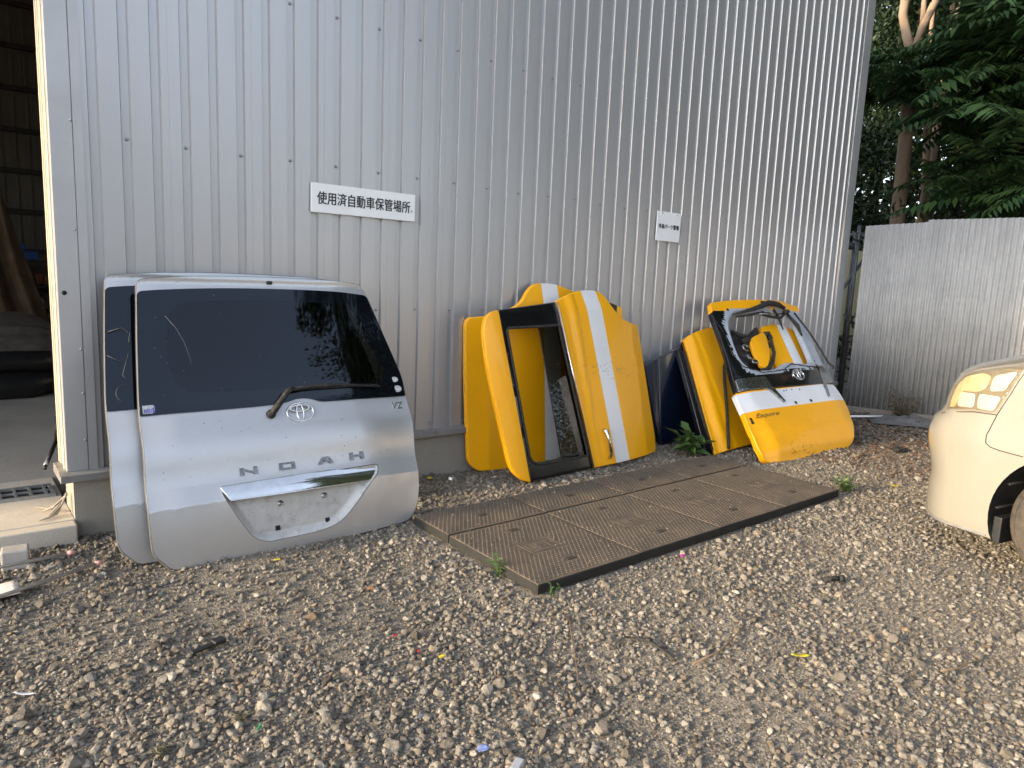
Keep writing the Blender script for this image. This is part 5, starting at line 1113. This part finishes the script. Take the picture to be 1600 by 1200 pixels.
def sprig(name, label, cat, x, y, n, h_, leaf, mat, seed, spread=.5, wid=.32, group=None):
    o = empty(name, label, cat, T(x, y, float(gz(x, y))), group); r = np.random.default_rng(seed); b = MB(); Cs=[];Ds=[];Ns=[];Ls=[]
    for i in range(n):
        a_ = r.uniform(0, 6.283); L = h_*r.uniform(.5,1.1); s_ = spread*r.uniform(.2,1); d = np.array([math.cos(a_)*s_, math.sin(a_)*s_, 1.0]); d /= np.linalg.norm(d)
        pts = [np.array([0,0,-.01]), d*L*.5, d*L*np.array([1.1,1.1,.95])]; b.tube([tuple(p) for p in pts], [.003,.002,.001], 0, 5)
        m = max(3, int(9*L/h_))
        for k in range(m):
            t_ = .25+.75*k/m; p = d*L*t_; a2 = r.uniform(0,6.283); Cs.append(p); Ds.append(np.array([math.cos(a2), math.sin(a2), r.uniform(-.1,.7)])); Ns.append(np.array([0,0,1])+r.normal(size=3)*.35); Ls.append(leaf*r.uniform(.5,1.2))
    b.build("stem", M_twig if mat is M_sage else M_weed, o); L = np.array(Ls); v, f = leaf_mesh("leaf", np.array(Cs), np.array(Ds), np.array(Ns), L, L*wid, mat); link("foliage", raw_mesh("foliage", v, f, [mat]), o); return o
sprig("broadleaf_weed", "leafy green weed growing at the foot of the navy and yellow doors", "weed", 4.36, -.60, 9, .24, .17, M_weed, 1, .9, .38)
sprig("feathery_weed", "small feathery weed at the far right corner of the checker plates", "weed", 4.50, -1.93, 16, .15, .05, M_weed, 2, 1.3, .3)
sprig("thin_weed", "thin seedling weed in front of the front left checker plate", "weed", 1.30, -1.72, 5, .16, .045, M_weed, 3, .5, .3)
sprig("thin_weed", "tiny yellowish weed at the near corner of the checker plates", "weed", 1.37, -2.05, 3, .10, .03, M_weed, 4, .5, .3)
sprig("dry_shrub", "small grey green shrub at the foot of the corrugated fence", "shrub", 8.12, -.80, 46, .42, .055, M_sage, 5, .9, .35)
sprig("thin_weed", "low weed on the gravel at the bottom left by pale stones", "weed", -.40, -2.20, 6, .035, .03, M_sage, 6, 1.6, .2)
sprig("thin_weed", "low green weed beside the green scrap on the foreground gravel", "weed", -.14, -2.16, 5, .03, .028, M_sage, 8, 1.6, .2)
sprig("thin_weed", "tiny weed under the yellow tailgate edge", "weed", 4.92, -.98, 8, .12, .06, M_weed, 9, 1.0, .4)

# ------------------------------------------------------------------ loose things on the gravel
def lay(x, y, dz=0.): return float(gz(x, y))+dz
b = MB(); b.box(-.058,-.05,0,.058,.05,.10,0,bev=.009)
o = b.build("concrete_block", M_block, None, T(-.625,-.285,lay(-.62,-.28,.0), rz=R_(-6))); tag(o, "rough broken concrete block on the gravel by the apron edge", "block")
def rod(label, A, B, tip):
    b = MB(); b.tube([A, ((A[0]+B[0])/2, (A[1]+B[1])/2, (A[2]+B[2])/2+.006), B], .0085, 0, 10); d = (Vector(B)-Vector(A)).normalized(); b.tube([Vector(B)-d*.03, Vector(B)+d*.004], .0115, 1, 10)
    tag(b.build("thin_rod", [M_alu, M_pink]), label, "rod", "grey rods by the apron")
rod("grey rod with a pink tip nearer the concrete block", (-1.3,-.46,.02), (-.388,-.392,.035), 1)
rod("grey rod with a pink tip lying over the printed sheet", (-1.5,-1.12,.03), (-.300,-.598,.035), 1)
b = MB(); nn = 12
vs = [(-.95+.31*i/nn, -.76+.15*j/4+.02*i/nn, .016+.003*math.sin(i*.7)+.004*(j/4)) for i in range(nn+1) for j in range(5)]; b.add(vs, [(i*5+j, (i+1)*5+j, (i+1)*5+j+1, i*5+j+1) for i in range(nn) for j in range(4)], 0, True)
o = b.build("printed_sheet", M_paper); o.modifiers.new("t", 'SOLIDIFY').thickness = .003; tag(o, "pale pinkish printed board under the rod at the left edge", "board")
def leaf(name, label, cat, x, y, L, W, mat, rz, group=None, curl=.25):
    b = MB(); n = 8; vs = []
    for i in range(n+1):
        t_ = i/n; w_ = W*math.sin(math.pi*min(.98, t_*.9+.06))**.7; z = L*curl*(t_-.5)**2+.006
        vs += [(L*(t_-.5), -w_/2, z+W*.18), (L*(t_-.5), 0, z), (L*(t_-.5), w_/2, z+W*.15)]
    b.add(vs, [(i*3+j, (i+1)*3+j, (i+1)*3+j+1, i*3+j+1) for i in range(n) for j in range(2)], 0, True)
    o = b.build(name, mat, None, T(x, y, lay(x,y,.016), rz=rz, ry=.1)); o.modifiers.new("t", 'SOLIDIFY').thickness = .0008; tag(o, label, cat, group)
leaf("fallen_leaf", "bright yellow fallen leaf on the open foreground gravel", "leaf", 1.836,-3.067,.085,.022,M_yleaf,R_(-28),"fallen yellow leaves")
leaf("fallen_leaf", "small yellow leaf beside the bluish glass crumbs", "leaf", .622,-2.227,.035,.018,M_yleaf,.4,"fallen yellow leaves")
leaf("fallen_leaf", "yellow leaf at the foot of the silver tailgate", "leaf", .435,-.97,.04,.02,M_yleaf,.2,"fallen yellow leaves")
leaf("fallen_leaf", "yellow leaf by the foundation between silver and yellow panels", "leaf", 1.893,-.13,.07,.04,M_yleaf,.9,"fallen yellow leaves")
leaf("fallen_leaf", "yellow leaf on the gravel left of the van", "leaf", 4.963,-2.101,.07,.035,M_yleaf,1.2,"fallen yellow leaves")
leaf("green_leaf", "dull green leaf lying under the rod by the printed board", "leaf", -.60,-.66,.10,.03,M_weed,.1)
leaf("magenta_scrap", "magenta plastic scrap on the gravel in front of the plates", "scrap", 2.305,-2.10,.05,.032,M_magenta,.5)
leaf("blue_fragment", "pale blue plastic fragment on the near gravel", "scrap", .437,-2.756,.045,.036,M_blue,.3,curl=.05)
leaf("red_fragment", "small red plastic fragment, upper one near the glass crumbs", "scrap", .564,-1.959,.022,.016,M_red,.3,"red fragments")
leaf("red_fragment", "small red plastic fragment just below the other red piece", "scrap", .572,-2.14,.02,.014,M_red,1.3,"red fragments")
leaf("green_scrap", "thin green plastic scrap on the lower left gravel", "scrap", -.114,-2.258,.045,.010,simple("green_plastic",(.02,.22,.09),.4),.9)
leaf("orange_chip", "orange lamp chip above the foreground gravel", "scrap", .679,-1.517,.035,.026,simple("orange_plastic",(.62,.25,.10),.5),.2)
leaf("white_splinter", "white plastic splinter on the left gravel", "scrap", -.70,-1.60,.07,.012,M_white,-.5)
leaf("slate_chip", "blue grey slate chip near the pale blue fragment", "scrap", .36,-2.50,.03,.02,simple("slate_grey",(.16,.18,.24),.5),.5,curl=.05)
b = MB(); b.tube([(0,0,0),(.05,.01,.004),(.10,.0,0)], [.012,.013,.014], 0, 12); b.tube([(.095,.0,0),(.12,-.004,0)], .019, 0, 14); tag(b.build("pipe_fitting", M_rubber, None, T(2.69,-2.72,lay(2.69,-2.72,.022), rz=R_(-22))), "short black pipe fitting on the gravel before the van", "fitting")
b = MB(); b.tube([(1.305,-2.53,lay(1.30,-2.53,.02)),(1.36,-2.535,lay(1.36,-2.54,.03)),(1.425,-2.60,lay(1.42,-2.6,.02)),(1.42,-2.70,lay(1.42,-2.7,.015)),(1.40,-2.77,lay(1.4,-2.77,.02))], [.004,.005,.005,.007,.006], 0, 8); b.box(-.012,-.01,-.008,.012,.01,.01,0,T(1.428,-2.61,lay(1.43,-2.61,.02)),.003); tag(b.build("black_wire", M_rubber), "curled black wire with a clip on the foreground gravel", "wire")
def stick(label, pts, r):
    b = MB(); b.tube([(x, y, lay(x, y, .018)) for x, y in pts], [r, r*.9, r*.6, r*.4][:len(pts)], 0, 6); tag(b.build("dry_stick", M_twig), label, "stick", "dry sticks on the gravel")
stick("long dry stick right of the curled black wire", [(1.44,-2.83),(1.60,-2.84),(1.78,-2.80),(1.92,-2.77)], .005)
stick("thin dry stalk pointing at the camera before the plates", [(1.301,-2.248),(1.20,-2.37),(1.08,-2.52),(.96,-2.66)], .003)
stick("short dry stick at the lower right of the gravel", [(2.219,-3.461),(2.31,-3.49),(2.40,-3.50),(2.49,-3.525)], .005)
stick("dry straw beside the feathery weed", [(4.40,-2.10),(4.52,-2.25),(4.65,-2.40)], .003)
b = MB(); b.box(-.07,-.012,0,.07,.012,.012,0,bev=.004); b.box(.02,-.02,.0,.07,.02,.02,0,bev=.005); tag(b.build("wiper_fragment", M_black, None, T(-.094,-1.624,lay(-.09,-1.62,.014), rz=.25)), "broken black plastic clip among stones at left", "fragment")
b = MB(); b.tube([(7.30,-.52,.05),(7.80,-.74,.045)], .012, 0, 8); tag(b.build("white_pole", M_white), "thin white pole on the ground before the fence", "pole")
o = soft_blob("black_rag", M_rubber, None, 0, 0, 0, .07, .05, .02, 8, .3, T(6.259,-1.586,lay(6.26,-1.58,.02))); tag(o, "crumpled black rag on the gravel between tailgate and van", "rag")
nn = 18; vs = []; r_ = np.random.default_rng(4); hh = r_.random((nn+1, nn+1))
for i in range(nn+1):
    for j in range(nn+1):
        e_ = min(i, nn-i, j, nn-j)/nn*2; vs.append((.75*(i/nn-.5), .5*(j/nn-.5), .005+.055*min(1, e_*2.2)*(.5+.8*hh[i,j])))
b = MB(); b.add(vs, [(i*(nn+1)+j, (i+1)*(nn+1)+j, (i+1)*(nn+1)+j+1, i*(nn+1)+j+1) for i in range(nn) for j in range(nn)], 0, False)
o = b.build("plastic_sheet", simple("grey_plastic_film", (.085,.085,.085), .35, 0, .2), None, T(7.88,-.95,0, rz=R_(-55))); tag(o, "crumpled grey plastic sheet at the foot of the fence", "plastic sheet")
b = MB(); b.box(-.03,-.015,0,.03,.015,.02,0,bev=.004); tag(b.build("grey_plastic_piece", simple("grey_plastic", (.35,.37,.40), .4), None, T(.47,-2.89,lay(.47,-2.89,.02), rz=.5)), "grey plastic piece at the very bottom of the gravel", "scrap")
b = MB(); b.tube([(0,0,0),(.03,.0,.0)], .012, 0, 12); tag(b.build("broken_tube", M_white, None, T(2.02,-.235,lay(2.02,-.23,.035), rz=1.9)), "short piece of white tube on the gravel by the yellow door", "tube")
leaf("white_strip", "white plastic strip at the foot of the rear yellow door", "scrap", 2.33,-.33,.08,.02,M_white,.4)

def litter():
    r = np.random.default_rng(19); n = 1500
    x = r.uniform(4.8, 8.2, n); y = -.15-2.3*r.random(n)**1.3; ok = (y < -.1)&(y > -.35-(x-4.8)*.9); x, y = x[ok], y[ok]; n = len(x)
    C = np.column_stack([x, y, gz(x, y)+r.uniform(.012,.03,n)]); D = rnd_unit(n, r); D[:,2] *= .25; N_ = rnd_unit(n, r)*.4; N_[:,2] += 1; L = r.uniform(.02,.065,n)
    m = leafmat("leaf_litter_brown", (.05,.032,.02), (.20,.11,.06), .8)
    v, f = leaf_mesh("l", C, D, N_, L, L*.45, m); tag(link("leaf_litter", raw_mesh("leaf_litter", v, f, [m])), "dry brown leaf litter on the gravel near the fence", "leaf litter", kind="stuff")
litter()
# ------------------------------------------------------------------ gravel (instanced stones, one object)
def stone_mat():
    m, t, p = nodes_of("crushed_stone"); setp(p, rough=.9, spec=.25)
    at = t.nodes.new("ShaderNodeAttribute"); at.attribute_type = 'INSTANCER'; at.attribute_name = "tint"
    n = noise(t, 2.2, 6, .7); f = ramp(t, n.outputs[0], [(.3, (.62,.60,.58)), (.7, (1.2,1.2,1.2))])
    c = mixc(t, 1.0, at.outputs['Color'], f.outputs[0], 'MULTIPLY'); t.links.new(c, p.inputs['Base Color']); bump(t, p, noise(t, 9, 5, .7).outputs[0], .5, .06); return m
M_stone = stone_mat()
def gravel():
    pc = bpy.data.collections.new("stone_shapes"); r = np.random.default_rng(5)
    for i in range(14):
        bm = bmesh.new(); n = int(r.integers(11, 30)); P = rnd_unit(n, r)*r.uniform(.82,1,(n,1))*np.array([1, r.uniform(.62,.95), r.uniform(.5,.8)])*.5
        for q in P: bm.verts.new(q)
        res = bmesh.ops.convex_hull(bm, input=bm.verts[:]); bmesh.ops.delete(bm, geom=list({g for g in res['geom_interior'] if isinstance(g, bmesh.types.BMVert)}), context='VERTS')
        bmesh.ops.recalc_face_normals(bm, faces=bm.faces[:])
        me = bpy.data.meshes.new("stone"); bm.to_mesh(me); bm.free(); me.materials.append(M_stone); so = bpy.data.objects.new("stone_%02d" % i, me); pc.objects.link(so)
    cx, cy = -.866, -4.425
    P = []; S = []
    def scatter(n, s0, s1, dmax, dens, lift):
        x = r.uniform(-2.0, 10.3, n); y = r.uniform(-5.0, .0, n); d = np.hypot(x-cx, y-cy)
        ok = (d < dmax) & (d > 1.2) & (y < -.005+.0*x)
        ang = np.degrees(np.arctan2(x-cx, y-cy)); ok &= (ang > -12) & (ang < 90)
        ok &= ~((x > 1.30) & (x < 4.32) & (y > -2.02) & (y < -.80)); ok &= ~((x < -.32) & (y > -.10))
        fine = 1.1*np.exp(-((x-1.36)**2+(y+3.05)**2)/.30)+np.exp(-((x-.10)**2+(y+1.25)**2)/.13)+np.exp(-((x-.50)**2+(y+1.75)**2)/.06)+.8*np.exp(-((x-2.6)**2+(y+3.1)**2)/.10)+.9*np.exp(-((x+.5)**2+(y+1.2)**2)/.10)
        pat = .62+.9*_n2(x*1.6+9, y*1.6)+.5*_n1(x*.7, y*.7+5)
        pr = np.clip(pat, .12, 1) if dens else np.ones(n)
        if dens: pr = pr*np.clip(1-.92*fine, .03, 1)
        ok &= r.random(n) < pr
        k = ok.sum(); s = s0+(s1-s0)*r.random(k)**2.2
        P.append(np.column_stack([x[ok], y[ok], gz(x[ok], y[ok])+lift*s])); S.append(s)
    scatter(300000, .0045, .011, 4.8, False, .15)
    scatter(200000, .009, .020, 8.5, True, .2)
    scatter(56000, .017, .034, 14, True, .2)
    scatter(11000, .03, .060, 14, True, .12)
    scatter(30000, .02, .04, 14, False, .2)
    scatter(26000, .018, .045, 3.4, True, .2)
    scatter(1500, .05, .085, 14, True, .12)
    xg = r.uniform(1.34, 4.28, 420); yg = -2.0+1.2*r.random(420)**.6; P.append(np.column_stack([xg, yg, np.full(420, .046)])); S.append(.004+.014*r.random(420)**3)
    P = np.concatenate(P); S = np.concatenate(S); n = len(P)
    k2 = ~((P[:,0] > 4.3) & (r.random(n) < .0)); 
    # colours: mostly grey-tan, some pale, some dark, some rusty
    pal = np.array([(.38,.345,.295),(.33,.295,.25),(.44,.405,.355),(.27,.24,.205),(.37,.315,.25),(.17,.15,.13),(.52,.48,.42),(.33,.25,.18),(.31,.30,.285)])
    ci = r.choice(len(pal), n, p=[.21,.20,.16,.11,.11,.05,.08,.03,.05]); col = pal[ci]*r.uniform(.48,.90,(n,1))*np.array([1.0,.99,.97])
    gp = np.exp(-((P[:,0]-.44)**2+(P[:,1]+2.15)**2)/.05); dk = (S < .011) & (r.random(n) < gp*.9); col[dk] = np.array([(.10,.125,.13)])*r.uniform(.5,1.9,(dk.sum(),1))
    br = (P[:,0] > 5.2) & (P[:,1] > -2.2) & (r.random(n) < .45); col[br] = np.array([(.13,.085,.06)])*r.uniform(.5,1.6,(br.sum(),1))
    me = bpy.data.meshes.new("gravel"); me.vertices.add(n); me.vertices.foreach_set("co", P.astype('f').ravel())
    def att(nm, ty, data, key): a_ = me.attributes.new(nm, ty, 'POINT'); a_.data.foreach_set(key, data)
    att("rot", 'FLOAT_VECTOR', (np.column_stack([r.uniform(-.5,.5,n), r.uniform(-.5,.5,n), r.uniform(0,6.28,n)])).astype('f').ravel(), "vector")
    att("scl", 'FLOAT_VECTOR', np.repeat(S[:,None], 3, 1).astype('f').ravel(), "vector")
    att("idx", 'INT', r.integers(0, 14, n).astype('i'), "value")
    att("tint", 'FLOAT_COLOR', np.column_stack([col, np.ones(n)]).astype('f').ravel(), "color")
    o = tag(link("gravel", me), "loose grey and tan crushed stone covering the yard", "gravel", kind="stuff")
    ng = bpy.data.node_groups.new("gravel_instances", 'GeometryNodeTree'); ng.interface.new_socket("Geometry", in_out='INPUT', socket_type='NodeSocketGeometry'); ng.interface.new_socket("Geometry", in_out='OUTPUT', socket_type='NodeSocketGeometry')
    N = ng.nodes; gi = N.new("NodeGroupInput"); go = N.new("NodeGroupOutput"); ip = N.new("GeometryNodeInstanceOnPoints"); ci_ = N.new("GeometryNodeCollectionInfo"); ci_.inputs[0].default_value = pc; ci_.inputs[1].default_value = True; ci_.inputs[2].default_value = True
    def na(nm, ty): q = N.new("GeometryNodeInputNamedAttribute"); q.data_type = ty; q.inputs[0].default_value = nm; return q.outputs[0]
    ng.links.new(gi.outputs[0], ip.inputs['Points']); ng.links.new(ci_.outputs[0], ip.inputs['Instance']); ip.inputs['Pick Instance'].default_value = True
    ng.links.new(na("idx", 'INT'), ip.inputs['Instance Index']); ng.links.new(na("scl", 'FLOAT_VECTOR'), ip.inputs['Scale'])
    er = N.new("FunctionNodeEulerToRotation"); ng.links.new(na("rot", 'FLOAT_VECTOR'), er.inputs[0]); ng.links.new(er.outputs[0], ip.inputs['Rotation'])
    ng.links.new(ip.outputs[0], go.inputs[0])
    md = o.modifiers.new("instances", 'NODES'); md.node_group = ng
    print("stones", n)
gravel()
